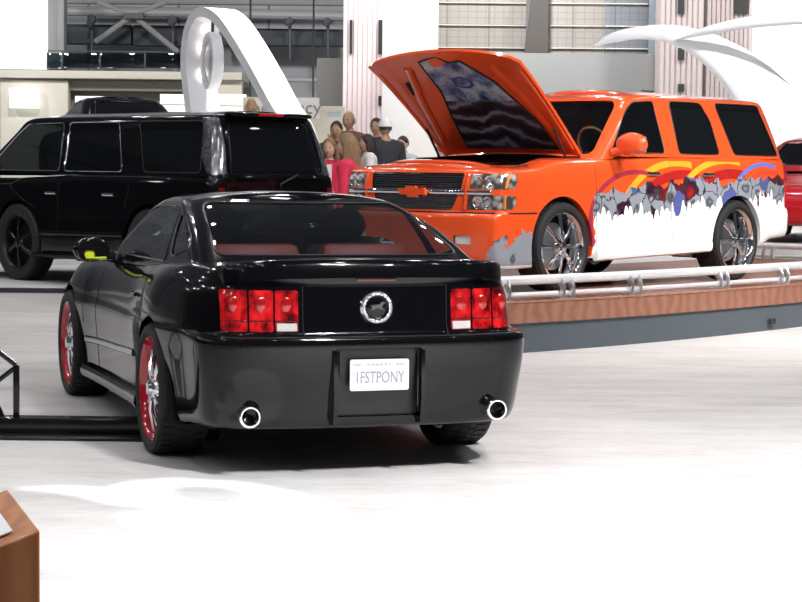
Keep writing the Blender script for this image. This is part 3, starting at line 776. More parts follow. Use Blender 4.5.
def build_orange():
    root = thing('suv', 'orange and white custom wagon with its hood propped open on the wooden platform', 'suv', (2.66, 20.42, .434), 2.42)
    GP = graphic_paint()
    c = dict(zk=1.0, front=3.93, wb=2.946, Rt=.40, arch=.455, cowl=2.42, roof_front=1.62, ztop=1.83, Wtop=.745, rake=.18)
    b, bvh, cb_, cbv = wagon(root, c)
    front = lambda f: f.normal.y > .25 and f.calc_center_median().y > 3.3
    # engine bay
    bay = round_poly([(-.72, 2.56), (.72, 2.56), (.72, 3.66), (-.72, 3.66)], .06, 3)
    fs = cut(b, bay, 'z', lambda f: f.normal.z > .5 and f.calc_center_median().y > 2.3)
    bmesh.ops.delete(b, geom=fs, context='FACES')
    m = MB(); m.add([(-.8, 2.45, .55), (.8, 2.45, .55), (.8, 3.74, .55), (-.8, 3.74, .55), (-.8, 2.45, 1.22), (.8, 2.45, 1.22), (.8, 3.74, 1.08), (-.8, 3.74, 1.08)], [(0, 1, 2, 3), (0, 4, 5, 1), (1, 5, 6, 2), (2, 6, 7, 3), (3, 7, 4, 0)])
    bayo = m.build('engine_bay', DARKHOLE, root)
    m = MB(); m.box((0, 3.0, 1.02), (.62, .66, .20), None, .05); m.build('engine_cover', ENGINE, bayo)
    m = MB(); m.box((-.02, 3.0, 1.135), (.30, .50, .04), None, .015); m.build('intake', CHROME, bayo)
    m = MB(); m.box((-.52, 3.2, 1.02), (.26, .36, .22), None, .03); m.build('battery', mat('battery_red', (.25, .01, .01), .4), bayo)
    m = MB(); m.box((.52, 3.1, 1.03), (.28, .40, .2), None, .04); m.build('air_box', ENGINE, bayo)
    m = MB(); m.tube(bez([(.4, 3.2, 1.06), (.25, 3.42, 1.12), (-.1, 3.48, 1.12)], 6), .05, 10); m.build('intake_hose', ENGINE, bayo)
    m = MB(); m.tube(bez([(-.60, 3.50, 1.10), (-.40, 3.60, 1.14), (0, 3.64, 1.15), (.40, 3.60, 1.14), (.60, 3.50, 1.10)], 6), .035, 8, flat=(.7, 1.3)); m.build('radiator_support', ORANGE, bayo)
    m = MB(); m.box((0, 3.50, 1.09), (1.0, .12, .03), None, .01); m.build('radiator_shroud', ENGINE, bayo)
    # grille, lamps, bumper details
    up = round_poly([(-.525, .905), (.525, .905), (.545, 1.055), (-.545, 1.055)], .03, 3); lo = round_poly([(-.43, .728), (.43, .728), (.50, .862), (-.50, .862)], .03, 3)
    for poly, nm in ((up, 'upper_grille'), (lo, 'lower_grille')):
        fs = cut(b, poly, 'y', front); g = link_bm(take(b, fs, -.03), nm, DARKHOLE, root)
        z0, z1 = min(p[1] for p in poly), max(p[1] for p in poly); n = int((z1 - z0) / .019)
        bars = MB()
        for i in range(n):
            z = z0 + (i + .5) * (z1 - z0) / n; xw = np.interp(z, [z0, z1], [poly[0][0] if False else (.525 if nm == 'upper_grille' else .43), .545 if nm == 'upper_grille' else .50]) - .008
            tr = trace(bvh, [(-xw, z), (-xw * .5, z), (0, z), (xw * .5, z), (xw, z)], 'y', 1, -.012, .08); bars.tube(tr, .0088, 6)
        bars.build('billet_bars', CHROME, g)
    tr = trace(bvh, [(-.84, .885), (-.4, .885), (0, .885), (.4, .885), (.84, .885)], 'y', 1, .008, .06); MB().tube(tr, .022, 8, flat=(1, .6)).build('grille_bar', CHROME, root)
    h_, _ = on_surface(bvh, (0, .885), 'y', 1); y = h_.y
    bow = [(-.155, .040 - .012), (-.06, .028), (-.05, .05), (.06, .05), (.07, .028), (.155, .028), (.135, -.028), (.05, -.028), (.04, -.05), (-.07, -.05), (-.08, -.028), (-.175, -.028)]
    m = MB(); m.prism([(x, z + .885) for x, z in bow], y + .02, y + .05, 'y'); m.build('grille_emblem', ORANGE, root)['label'] = 'orange bow-shaped emblem'
    for sx in (-1, 1):
        for (z0, z1, xi) in ((.915, 1.05, .615), (.735, .862, .575)):
            pl = round_poly([(sx * xi, z0), (sx * .955, z0), (sx * .96, z1), (sx * (xi + .01), z1)], .02, 3)
            fs = cut(b, pl, 'y', lambda f: f.normal.y > .08 and f.calc_center_median().y > 3.25)
            hl = link_bm(take(b, fs, -.004), 'headlight', LAMPLENS, root)
            for xx in (.70, .80):
                hp, _ = on_surface(bvh, (sx * xx, (z0 + z1) / 2), 'y', 1)
                if hp: q = MB(); q.lathe([(hp.y + .004, .05), (hp.y + .002, .04), (hp.y - .02, .015), (hp.y - .02, 0)], (sx * xx, 0, (z0 + z1) / 2), 'y', 20); q.build('lamp_reflector', CHROME, hl)
            tr = trace(bvh, [(sx * .932, z0 + .008), (sx * .932, z1 - .008)], 'y', 1, .002, .03)
            if len(tr) > 1: MB().tube(tr, .016, 8, flat=(1, .5)).build('marker_lens', AMBER, hl)
        tr = trace(bvh, [(sx * .58, .735), (sx * .60, 1.05)], 'y', 1, .004, .05); MB().tube(tr, .024, 8, flat=(.6, 1)).build('grille_surround', ORANGE, root)
        pl = round_poly([(sx * .52, .43), (sx * .70, .43), (sx * .70, .51), (sx * .52, .51)], .02, 3)
        fs = cut(b, pl, 'y', front); link_bm(take(b, fs, -.02), 'fog_lamp', CLEARLENS, root)
    def seam(pts, axis, sg, r=.004, lift=-.001, m_=BLACKTRIM, nm='panel_gap', bv=bvh):
        tr = trace(bv, pts, axis, sg, lift)
        if len(tr) > 1: MB().tube(tr, r, 6).build(nm, m_, root)
    seam([(-.90, .706), (-.5, .706), (0, .706), (.5, .706), (.90, .706)], 'y', 1, .010, .0)
    for sg in (-1, 1):
        seam([(3.32, .706), (3.7, .706)], 'x', sg, .008); seam([(2.42, .40), (2.42, 1.14)], 'x', sg); seam([(1.16, .40), (1.18, 1.20)], 'x', sg); seam([(.34, .85), (.20, 1.0), (.18, 1.20)], 'x', sg)
        seam([(.44, .62), (2.42, .60)], 'x', sg, .004, -.002, WHITEGLOSS, 'door_crease')
        m = MB(); tr = trace(bvh, [(.50, .36), (1.5, .34), (2.44, .32)], 'x', sg, .0); tr = [p + Vector((sg * .01, 0, 0)) for p in tr]
        m.tube(tr, .06, 10, flat=(1.1, .6)); m.build('side_skirt', WHITEGLOSS, root)
        for y in (.55, 1.50):
            hh = trace(bvh, [(y - .10, 1.06), (y + .10, 1.06)], 'x', sg, .018); MB().tube(hh, .018, 8, flat=(1, .6)).build('door_handle', CHROME if sg < 0 else ORANGE, root)
        m = MB(); m.sphere((sg * 1.10, 2.06, 1.335), (.17, .09, .112), None, 20, 12); m.tube([(sg * .90, 2.10, 1.26), (sg * 1.0, 2.08, 1.29)], .04, 8)
        mi = m.build('side_mirror', ORANGE, root)
        m = MB(); m.prism(round_poly([(sg * 1.0, 1.26), (sg * 1.20, 1.26), (sg * 1.20, 1.41), (sg * 1.0, 1.41)], .03, 3), 1.965, 1.98, 'y'); m.build('mirror_glass', SILVER, mi)
        for y in (0, 2.946):
            wheel_well(root, y, .40, .47, *( (.5, .94) if sg > 0 else (-.94, -.5)))
            make_wheel(root, (sg * (1.0 - .14), y, .40), sg, .40, .28, .315, CHROME, CHROME, 8, True, .05)
        # windows on the flank
        nm = left_side if sg < 0 else right_side
        for pl, name in (([(2.09, 1.262), (1.75, 1.60), (1.57, 1.745), (1.25, 1.768), (1.23, 1.262)], 'front_door_window'), ([(.98, 1.262), (.97, 1.772), (.42, 1.772), (.29, 1.60), (.25, 1.262)], 'rear_door_window'), ([(-.03, 1.262), (.14, 1.78), (-.68, 1.78), (-.88, 1.262)], 'cargo_window')):
            window_in(cb_, cbv, round_poly(pl, .05, 3), 'x', sg, nm, name, DARKGLASS if name[0] == 'f' else BLACKGLASS, root, BLACKTRIM, .006)
    window_in(cb_, cbv, round_poly([(-.80, 1.24), (.80, 1.24), (.63, 1.76), (-.63, 1.76)], .06, 3), 'y', 1, lambda f: f.normal.y > .35 and abs(f.normal.x) < .5, 'windshield', CARGLASS, root, BLACKTRIM, .012)
    window_in(cb_, cbv, round_poly([(-.74, 1.28), (.74, 1.28), (.62, 1.74), (-.62, 1.74)], .06, 3), 'y', -1, lambda f: f.normal.y < -.2, 'rear_window', BLACKGLASS, root, BLACKTRIM, .008)
    link_bm(b, 'body_shell', GP, root, 40); link_bm(cb_, 'cabin', ORANGE, root, 40)
    # open hood
    hd = bpy.data.objects.new('hood', None)
    H = []; nu, nv_ = 20, 12
    def hp(u, v, low):
        w = .82 * (1 + .09 * v); y = v * (1.42 - .07 * u * u - .03 * u ** 10)
        z = .055 * (1 - u * u) * (.4 + .6 * v) - .05 * v ** 4 - .02 * abs(u) ** 6
        if low: z -= .030 + .02 * (1 if abs(u) < .93 and .05 < v < .95 else 0)
        return (u * w, y, z)
    g = [[[hp(-1 + 2 * i / nu, j / nv_, lw) for i in range(nu + 1)] for j in range(nv_ + 1)] for lw in (0, 1)]
    m = MB(); nn = nu + 1; vs = [p for lay in g for row in lay for p in row]; o2 = nn * (nv_ + 1); fs = []
    for j in range(nv_):
        for i in range(nu):
            a = j * nn + i; fs += [(a, a + 1, a + nn + 1, a + nn), (o2 + a, o2 + a + nn, o2 + a + nn + 1, o2 + a + 1)]
    for j in range(nv_): fs += [(j * nn, (j + 1) * nn, o2 + (j + 1) * nn, o2 + j * nn), (j * nn + nu, o2 + j * nn + nu, o2 + (j + 1) * nn + nu, (j + 1) * nn + nu)]
    for i in range(nu): fs += [(i, o2 + i, o2 + i + 1, i + 1), (nv_ * nn + i, nv_ * nn + i + 1, o2 + nv_ * nn + i + 1, o2 + nv_ * nn + i)]
    m.add(vs, fs); hood = m.build('hood', ORANGE, root, 40)
    hood['label'] = 'orange hood raised on its hinges'
    hood.location = (0, 2.44, 1.255); hood.rotation_euler = (R(40), 0, 0)
    def under(u, v, d=.0): x, y, z = hp(u, v, 1); return (x, y, z - d)
    # ribs and painted liner on the underside
    lin = [(.34, .93), (.10, .955), (-.04, .90), (-.20, .92), (-.46, .72), (-.70, .36), (-.76, .08), (.56, .08), (.46, .40), (.36, .62)]
    m = MB(); k = len(lin); ctr = (.05, .45)
    rings = []
    for s_ in (0, .25, .5, .75, 1):
        rings.append([under(ctr[0] + (a - ctr[0]) * s_, ctr[1] + (e - ctr[1]) * s_, .006) for a, e in lin])
    vv = [under(*ctr, .006)] + [p for rg in rings[1:] for p in rg]; ff = [(0, 1 + i, 1 + (i + 1) % k) for i in range(k)]
    for r_ in range(3):
        for i in range(k): ff.append((1 + r_ * k + i, 1 + (r_ + 1) * k + i, 1 + (r_ + 1) * k + (i + 1) % k, 1 + r_ * k + (i + 1) % k))
    m.add(vv, ff); li = m.build('hood_liner', mural_paint(), hood)
    m = MB(); m.tube([Vector(under(a, e, .006)) for a, e in lin], .010, 6, True); m.build('liner_edge', BLACKTRIM, li)
    for sx in (-1, 1):
        m = MB(); m.tube([Vector(under(sx * .55, .88, .004)), Vector(under(sx * .72, .55, .004)), Vector(under(sx * .84, .15, .004))], [.05, .045, .04], 10, flat=(.35, 1)); m.build('hood_rib', ORANGE, hood)
        m = MB(); m.tube([Vector(under(sx * .93, .90, .0)), Vector(under(sx * .95, .5, .0)), Vector(under(sx * .95, .08, 0))], .022, 8); m.build('hood_flange', ORANGE, hood)
        m = MB(); m.tube([Vector((sx * .76, 2.62, 1.20)), Vector((sx * .76, 2.82, 1.47))], .012, 8); m.build('hood_strut', BLACKTRIM, root)
    m = MB(); p0 = [Vector(under(a, e, .010)) for a, e in ((.62, .76), (.72, .76), (.75, .64), (.65, .64))]; m.add(p0 + [p + Vector((0, 0, -.006)) for p in p0], [(0, 1, 2, 3), (4, 7, 6, 5), (0, 4, 5, 1), (1, 5, 6, 2), (2, 6, 7, 3), (3, 7, 4, 0)]); m.build('hood_vent', DARKHOLE, hood)
    # cabin inside, wipers, underside
    for sx in (-1, 1):
        m = MB(); m.box((sx * .42, 1.05, 1.10), (.54, .18, .72), rotx(.15), .07); m.box((sx * .42, 1.32, .85), (.54, .55, .18), None, .06); st = m.build('front_seat', DARKCLOTH, root)
        h = MB(); h.box((sx * .42, .98, 1.53), (.28, .1, .18), None, .04); h.build('headrest', DARKCLOTH, st)
        wz = trace(bvh, [(sx * .1, 2.40), (sx * .62, 2.46)], 'z', 1, .06); MB().tube(wz, .012, 6).build('wiper', BLACKTRIM, root)
    m = MB(); m.box((0, 2.05, 1.15), (1.6, .5, .2), rotx(-.1), .06); m.build('dashboard', DARKCLOTH, root)
    m = MB(); m.lathe([(-.015, .19), (0, .205), (.015, .19), (0, .175)], (0, 0, 0), 'y', 28, True); o = m.build('steering_wheel', mat('tan_leather', (.35, .17, .07), .5), root); o.location = (-.42, 1.70, 1.33); o.rotation_euler = (R(-25), 0, 0)
    m = MB(); m.box((0, 1.55, 1.70), (.26, .03, .07), None, .02); m.tube([(0, 1.56, 1.72), (0, 1.52, 1.83)], .01, 6); m.build('inside_mirror', DARKCLOTH, root)
    m = MB(); m.box((0, 1.45, .42), (1.45, 4.6, .10), None, .02); m.build('chassis', DARKHOLE, root)
    m = MB(); m.box((0, .85, 1.0), (1.7, .05, .9)); m.build('cabin_bulkhead', DARKHOLE, root)
    for y in (0, 2.946): m = MB(); m.tube([(-.8, y, .38), (.8, y, .38)], .05, 10); m.sphere((0, y, .37), .14); m.build('axle', DARKHOLE, root)
    m = MB(); m.tube(bez([(-.62, 1.0, .30), (-.70, .6, .28), (-.72, .35, .25)], 5), .035, 10); m.build('exhaust_pipe', SILVER, root)
    for sx in (-1, 1):
        pl = round_poly([(sx * .80, .78), (sx * .93, .78), (sx * .92, 1.20), (sx * .80, 1.20)], .02, 3)
        tr = trace(bvh, [(sx * .86, .80), (sx * .86, 1.18)], 'y', -1, .0, .06); MB().tube(tr, .05, 8, flat=(1, .5)).build('tail_light', TAILRED, root)
    m = MB(); m.box((0, .2, 1.915), (.03, .22, .012), rotx(0), .005); m.build('roof_antenna', BLACKTRIM, root)
    return root
build_orange()

def build_black_suv():
    root = thing('suv', 'glossy black sport wagon with privacy glass on the low platform behind the coupe', 'suv', (-2.178, 22.95, .09), .773)
    c = dict(zk=1.075, front=4.5, wb=2.72, Rt=.47, arch=.53, cowl=3.95, roof_front=2.95, ztop=2.015, Wtop=.755, rake=.20)
    b, bvh, cb_, cbv = wagon(root, c)
    for sg in (-1, 1):
        nm = left_side if sg < 0 else right_side
        for pl, name in (([(3.47, 1.36), (2.98, 1.80), (2.74, 1.935), (1.98, 1.945), (1.90, 1.36)], 'front_door_window'), ([(1.80, 1.36), (1.86, 1.945), (.86, 1.945), (.62, 1.36)], 'rear_door_window'), ([(.20, 1.36), (.46, 1.945), (-.72, 1.945), (-.84, 1.36)], 'cargo_window')):
            window_in(cb_, cbv, round_poly(pl, .06, 3), 'x', sg, nm, name, DARKGLASS if name[0] == 'f' else BLACKGLASS, root, CHROME if name[0] != 'c' else BLACKTRIM, .006)
        tr = trace(bvh, [(3.0, 1.285), (2.0, 1.30), (1.0, 1.305), (0, 1.305)], 'x', sg, .002); MB().tube(tr, .008, 6).build('belt_trim', CHROME, root)
        for y in (.80, 1.98): hh = trace(bvh, [(y - .10, 1.09), (y + .12, 1.09)], 'x', sg, .02); MB().tube(hh, .02, 8, flat=(1, .6)).build('door_handle', CHROME, root)
        for pts in ([(.50, .95), (.42, 1.22)], [(1.86, .42), (1.86, 1.22)], [(2.30, .9), (2.6, 1.0), (3.0, 1.2)]):
            tr = trace(bvh, pts, 'x', sg, -.001); MB().tube(tr, .004, 6).build('panel_gap', BLACKTRIM, root)
        m = MB(); tr = trace(bvh, [(.52, .36), (1.3, .345), (2.22, .33)], 'x', sg, .0); m.tube([p + Vector((sg * .07, 0, 0)) for p in tr], .07, 10, flat=(.5, 1.2)); m.build('running_board', BLACK, root)
        tr = trace(bvh, [(.52, .62), (1.3, .61), (2.22, .60)], 'x', sg, .002); MB().tube(tr, .03, 8, flat=(1, .4)).build('body_side_trim', BLACK, root)
        for y in (0, 2.72):
            wheel_well(root, y, .47, .54, *((.5, .94) if sg > 0 else (-.94, -.5)))
            make_wheel(root, (sg * (.99 - .14), y, .47), sg, .47, .30, .34, BLACKTRIM, GLOSSTRIM, 6, True, .05, None, False)
        pl = round_poly([(sg * .715, 1.345), (sg * .90, 1.345), (sg * .80, 1.975), (sg * .66, 1.975)], .02, 3)
        fs = cut(cb_, pl, 'y', lambda f: f.normal.y < -.1 and f.calc_center_median().y < -.5)
        o = link_bm(take(cb_, fs, .004), 'tail_light', lamp_mesh_mat(), root); o['label'] = 'tall clear ribbed tail light'
        tr = trace(bvh, [(sg * .80, 1.20), (sg * .81, .80)], 'y', -1, .002, .05); MB().tube(tr, .045, 8, flat=(1, .4)).build('lower_tail_light', DARKRED, root)
        m = MB(); m.sphere((sg * 1.10, 3.5, 1.42), (.13, .09, .11), None, 18, 10); m.tube([(sg * .90, 3.52, 1.34), (sg * 1.02, 3.51, 1.38)], .04, 8); m.build('side_mirror', BLACK, root)
        m = MB(); m.sphere((sg * .42, 1.55, 1.62), (.15, .09, .12), None, 14, 10); m.box((sg * .42, 1.62, 1.2), (.52, .18, .7), rotx(.12), .07); m.build('front_seat', mat('pale_seat', (.20, .21, .19), .6), root)
    window_in(cb_, cbv, round_poly([(-.66, 1.345), (.66, 1.345), (.58, 1.945), (-.58, 1.945)], [.05, .05, .12, .12], 4), 'y', -1, lambda f: f.normal.y < -.2, 'rear_window', BLACKGLASS, root, GLOSSTRIM, .008)
    window_in(cb_, cbv, round_poly([(-.83, 1.345), (.83, 1.345), (.68, 1.935), (-.68, 1.935)], .06, 3), 'y', 1, lambda f: f.normal.y > .35 and abs(f.normal.x) < .5, 'windshield', CARGLASS, root, GLOSSTRIM, .012)
    link_bm(b, 'body_shell', BLACK, root, 40); link_bm(cb_, 'cabin', BLACK, root, 40)
    m = MB(); m.box((0, -.93, 2.02), (1.15, .20, .045), rotx(.08), .018); sp = m.build('rear_spoiler', BLACK, root)
    m = MB(); m.box((-.05, -1.035, 2.02), (.36, .012, .03), None, .004); m.build('brake_light', mat('red_brake_lens', (.5, .006, .01), .2, coat=1), sp)
    m = MB(); m.tube([(.0, -1.165, 1.20), (.02, -1.12, 1.24), (.30, -1.10, 1.35)], .010, 6); m.build('rear_wiper', BLACKTRIM, root)
    MB().sphere((.64, -1.06, 1.38), .05, None, 12, 8).build('liftgate_hinge', BLACK, root)
    MB().sphere((.60, -.86, 1.975), .045, None, 12, 8).build('liftgate_hinge', BLACK, root)
    m = MB(); m.box((0, 1.45, .45), (1.45, 4.6, .12), None, .02); m.build('chassis', DARKHOLE, root)
    m = MB(); m.box((0, 3.5, 1.16), (1.5, .5, .2), None, .06); m.build('dashboard', DARKCLOTH, root)
    for y in (0, 2.72): m = MB(); m.tube([(-.8, y, .40), (.8, y, .40)], .05, 10); m.build('axle', DARKHOLE, root)
    return root
build_black_suv()

# ================================================================== hall shell
t = NT('show_floor')
o_ = t.obj(); n1 = t.noise(t.mapping(o_, (.45, 1.6, 1)), 2.2, 6, .62); n2 = t.noise(o_, .5, 3)
n3 = t.noise(t.mapping(o_, (1.2, 3.2, 1)), 6, 5, .7)
f = t.math('ADD', t.math('MULTIPLY', n1, .5), t.math('MULTIPLY', n3, .35)); f = t.math('ADD', f, t.math('MULTIPLY', n2, .25))
t.base(t.ramp(f, [(.34, (.38, .355, .345)), (.52, (.545, .525, .515)), (.70, (.68, .665, .66))]))
t.p.inputs['Roughness'].default_value = .5
m = MB(); m.add([(-45, -10, 0), (45, -10, 0), (45, 72, 0), (-45, 72, 0)], [(0, 1, 2, 3)]); o = m.build('floor', t.m); o['kind'] = 'structure'

t = NT('hall_wall'); X, Y, Z = t.xyz(t.obj())
sx_ = t.math('LESS_THAN', t.math('ABSOLUTE', t.math('SUBTRACT', t.math('FRACT', t.math('MULTIPLY', X, .33)), .5)), .012)
sz_ = t.math('LESS_THAN', t.math('ABSOLUTE', t.math('SUBTRACT', t.math('FRACT', t.math('MULTIPLY', Z, .42)), .5)), .012)
t.base(t.mix(t.math('MAXIMUM', sx_, sz_), t.ramp(t.noise(t.obj(), .6, 3), [(.3, (.25, .265, .29)), (.7, (.32, .335, .36))]), (.10, .11, .13)))
t.p.inputs['Roughness'].default_value = .7
HALLWALL = t.m
m = MB(); m.box((0, 66.2, 7), (90, .4, 14)); o = m.build('wall_back', HALLWALL); o['kind'] = 'structure'
m = MB(); m.box((-45, 31, 7), (.4, 80, 14)); o = m.build('wall_left', HALLWALL); o['kind'] = 'structure'
m = MB(); m.box((45, 31, 7), (.4, 80, 14)); o = m.build('wall_right', HALLWALL); o['kind'] = 'structure'

STEEL = mat('painted_steel', (.24, .25, .26), .5)
DARKSTEEL = mat('dark_steel', (.05, .055, .065), .5)
DUCT = mat('dark_duct', (.035, .043, .055), .7)
BEIGE = mat('beige_plaster', (.55, .53, .47), .7)
GREIGE = mat('grey_brown_panel', (.20, .19, .17), .7)
GREYBAND = mat('grey_panel', (.22, .23, .235), .65)
DARKGREY = mat('dark_grey_board', (.15, .15, .145), .7)
PINKISH = mat('pale_pink_column', (.74, .64, .66), .6)
GREYPINK = mat('grey_pink_column', (.46, .40, .40), .6)
SLOT = mat('black_slot', (.02, .02, .022), .6)
SCREEN = mat('lit_screen', (.9, .9, .9), .5, emit=(1, 1, 1), es=1.3, vary=0)
BOOTHLIGHT = mat('lit_display_warm', (.9, .85, .75), .5, emit=(1, .93, .80), es=1.0, vary=0)
BULB = mat('glowing_spot', (1, .95, .9), .5, emit=(1, .92, .85), es=4, vary=0)
ARCHWHITE = mat('white_arch', (.86, .86, .88), .4)
LETTER = mat('dark_sign_lettering', (.18, .17, .16), .6)
SIGN = mat('grey_sign_board', (.58, .57, .54), .6)
RAILGLASS = glass('balcony_glass', (.35, .42, .46), .9)
PALEBLUE = mat('pale_blue_panel', (.62, .74, .86), .5)

def span(x0, y0, x1, y1, Y):
    a, b = at(x0, y0, Y), at(x1, y1, Y); return min(a.x, b.x), max(a.x, b.x), min(a.z, b.z), max(a.z, b.z)
def board(name, px, Y, d, m, label=None, cat=None, parent=None, group=None, kind=None, down=None):
    """an upright board of real size standing at distance Y"""
    x0, x1, z0, z1 = span(*px, Y)
    if down is not None: z0 = down
    o = MB().box(((x0 + x1) / 2, Y + d / 2, (z0 + z1) / 2), (x1 - x0, d, z1 - z0), None, min(.02, d * .2)).build(name, m, parent)
    return prop(o, label, cat, group, kind)

# ---- balcony end of the hall
Yb = 60
bal = thing('balcony', 'beige balcony with glass railing across the far left of the hall', 'balcony', at(95, 76, Yb)); 
def inb(o): o.parent = bal; o.matrix_parent_inverse = Matrix.Translation(-bal.location); return o
inb(board('fascia', (-60, 69, 242, 80), Yb, 5.5, BEIGE)); inb(board('top_rail', (47, 50.5, 195, 52.5), Yb, .12, DARKSTEEL))
for a in (47, 62, 100, 145, 190): inb(board('post', (a - .8, 52, a + .8, 69), Yb + .02, .08, DARKSTEEL))
for a, e in ((63, 99), (101, 144), (146, 189), (48, 61)): inb(board('glass_panel', (a, 53, e, 68.5), Yb + .04, .03, RAILGLASS))
inb(board('pier', (0, 80, 68, 112), Yb + .3, .5, BEIGE, down=0)); inb(board('end_pier', (205, 80, 242, 112), Yb + .3, .5, BEIGE, down=0))
inb(board('soffit', (68, 80, 206, 92), Yb + .6, .4, GREIGE))
inb(board('back_panel', (68, 91, 206, 112), Yb + 1.2, .2, GREIGE, down=0))
board('display_screen', (-30, -12, 46.5, 68), Yb + .25, .25, SCREEN, 'big blank white screen at the far left above the balcony', 'screen', down=at(20, 69, Yb).z + .02)
board('gray_pier', (47, -12, 64, 68), Yb + .8, .6, GREYBAND, 'narrow grey pier beside the big white screen', 'pillar', down=at(55, 69, Yb).z + .02)
board('light_box', (9, 88, 38, 108), Yb - .2, .3, SCREEN, 'small white light box on the beige wall below the white screen', 'light box')
for i, (px, lb) in enumerate((((75, 96, 104, 106), 'short warm lit display case under the balcony, left of the dark car roof'), ((160, 94, 206, 112), 'warm lit display case under the balcony behind the left leg of the arch'), ((207, 94, 246, 114), 'warm lit display case right of the arch left leg, beside the lettered sign'))):
    cs = thing('display_case', lb, 'display case', at((px[0] + px[2]) / 2, px[3], Yb - 1), 0, 'lit display cases under the balcony'); cs.location.z = 0
    for nm, pp, mm, dd in (('back_light', px, BOOTHLIGHT, .2), ('shelf', (px[0], (px[1] + px[3]) / 2 + 1, px[2], (px[1] + px[3]) / 2 + 2.2), DARKSTEEL, -.25), ('cabinet', (px[0], px[3], px[2], px[3] + 8), GREIGE, .2)):
        q = board(nm, pp, Yb - 1, dd, mm, down=0 if nm == 'cabinet' else None) if dd > 0 else board(nm, pp, Yb - 1.25, .25, mm)
        q.parent = cs; q.matrix_parent_inverse = Matrix.Translation(-cs.location)
# ---- roof steel in front of the far wall
tr = thing('roof_truss', 'grey steel roof truss with diagonal braces above the balcony', 'truss', at(200, 10, 63))
def intr(m_, nm, mt=STEEL): q = m_.build(nm, mt); q.parent = tr; q.matrix_parent_inverse = Matrix.Translation(-tr.location)
intr(MB().tube([at(64, 11, 63), at(200, 13, 63), at(345, 16, 63)], .16, 10), 'chord')
intr(MB().tube([at(64, 1, 64), at(345, 3, 64)], .10, 8), 'chord')
for a, b_ in (((132, 16), (95, 42)), ((134, 16), (178, 52)), ((128, 14), (98, 2)), ((138, 14), (165, 2))): intr(MB().tube([at(*a, 62.9), at(*b_, 62.9)], .09, 8), 'brace')
for px in (92, 173, 246, 290, 328):
    intr(MB().tube([at(px, 14, 63), at(px, 20, 63), at(px - 3, 26, 63)], [.12, .16, .10], 8), 'bracket', DARKSTEEL); intr(MB().tube([at(px, 26, 63.3), at(px, 60, 63.3)], .05, 6), 'hanger', DARKSTEEL)
intr(MB().box(at(134, 16, 62.8), (.7 * .9, .3, .18)), 'node_plate', DARKSTEEL)
for i, (px, lb) in enumerate((((63, 24, 131, 44), 'dark hanging duct above the balcony, left half'), ((133, 25, 192, 46), 'dark hanging duct above the balcony, beside the arch'), ((222, 28, 346, 46), 'long dark hanging duct between the arch and the pale column'))):
    board('air_duct', px, 64, .8, DUCT, lb, 'duct', group='dark ducts')
board('wall_box', (317, 58, 345, 98), 52, 1.2, DARKGREY, 'dark grey box wall beside the pale fluted column', 'wall panel', down=0)
board('light_beam', (286, 78, 318, 82), 62, .3, STEEL, 'thin grey beam behind the white arch at balcony level', 'beam')
# ---- booths behind the crowd
ks = thing('info_kiosk', 'pale cream kiosk with a small blue screen behind the crowd', 'kiosk', at(327, 120, 44)); ks.location.z = 0
for nm, px, mm, dy in (('body', (309, 106, 345, 150), mat('cream_panel', (.80, .74, .60), .6), 0), ('screen', (328, 112, 341, 117), mat('pale_blue_screen', (.5, .62, .66), .4), -.03)):
    q = board(nm, px, 44 + dy, .4 if nm == 'body' else .04, mm, down=0 if nm == 'body' else None); q.parent = ks; q.matrix_parent_inverse = Matrix.Translation(-ks.location)
sg = thing('hanging_sign', 'grey sign board with dark serif letters behind the white arch', 'sign', at(282, 107, 42))
x0, x1, z0, z1 = span(243, 97, 319, 118, 42)
def insg(q, nm=None): q.parent = sg; q.matrix_parent_inverse = Matrix.Translation(-sg.location); return q
insg(MB().box(((x0 + x1) / 2, 42.06, (z0 + z1) / 2), (x1 - x0, .1, z1 - z0)).build('board', SIGN))
for body, px, w in (('me', (258, 108.5), 1.0), ('ncy', (308.5, 108), 1.0)):
    tb = text_bm(body, .40, .01, (1.0, 1.0)); c_ = at(*px, 42)
    for v in tb.verts: x, y, z = v.co; v.co = Vector((c_.x + x, 42 - z, c_.z + y))
    insg(link_bm(tb, 'lettering', LETTER, None, None))
for px in (250, 313): insg(MB().tube([at(px, 97, 42.06), Vector((at(px, 97, 42.06).x, 42.06, 12))], .02, 6).build('cable', DARKSTEEL))

# ---- white arch with hanging oval
a_ = R(48); e_ = Vector((math.cos(a_), -math.sin(a_), 0)); n_ = Vector((math.sin(a_), math.cos(a_), 0)); Y0 = 37.0
x00 = at(203, 100, Y0).x
pth = []
for px, py in ((212, 190), (208, 150), (203, 112), (199, 80), (198, 55), (201, 32), (208, 17), (218, 13), (231, 21), (246, 42), (262, 69), (281, 104), (300, 140), (322, 185)):
    Yc = Y0
    for _ in range(12):
        P = at(px, py, Yc); e = (P.x - x00) / e_.x; Yc = Y0 + e * e_.y
    pth.append(P)
pth[0].z = .45; pth[-1].z = .45
cur = bez(pth, 6); m = MB(); W_ = .34; T_ = .09; vs = []; N = len(cur)
for i, p in enumerate(cur):
    d = (cur[min(i + 1, N - 1)] - cur[max(i - 1, 0)]).normalized(); o2 = n_.cross(d).normalized()
    for su, sv in ((-1, -1), (1, -1), (1, 1), (-1, 1)): vs.append(p + n_ * W_ * su + o2 * T_ * sv)
fs = [(i * 4 + j, i * 4 + (j + 1) % 4, i * 4 + 4 + (j + 1) % 4, i * 4 + 4 + j) for i in range(N - 1) for j in range(4)] + [(3, 2, 1, 0), tuple((N - 1) * 4 + j for j in range(4))]
arch = m.add(vs, fs).build('display_arch', ARCHWHITE); prop(arch, 'tall white ribbon arch rising behind the black wagon', 'arch')
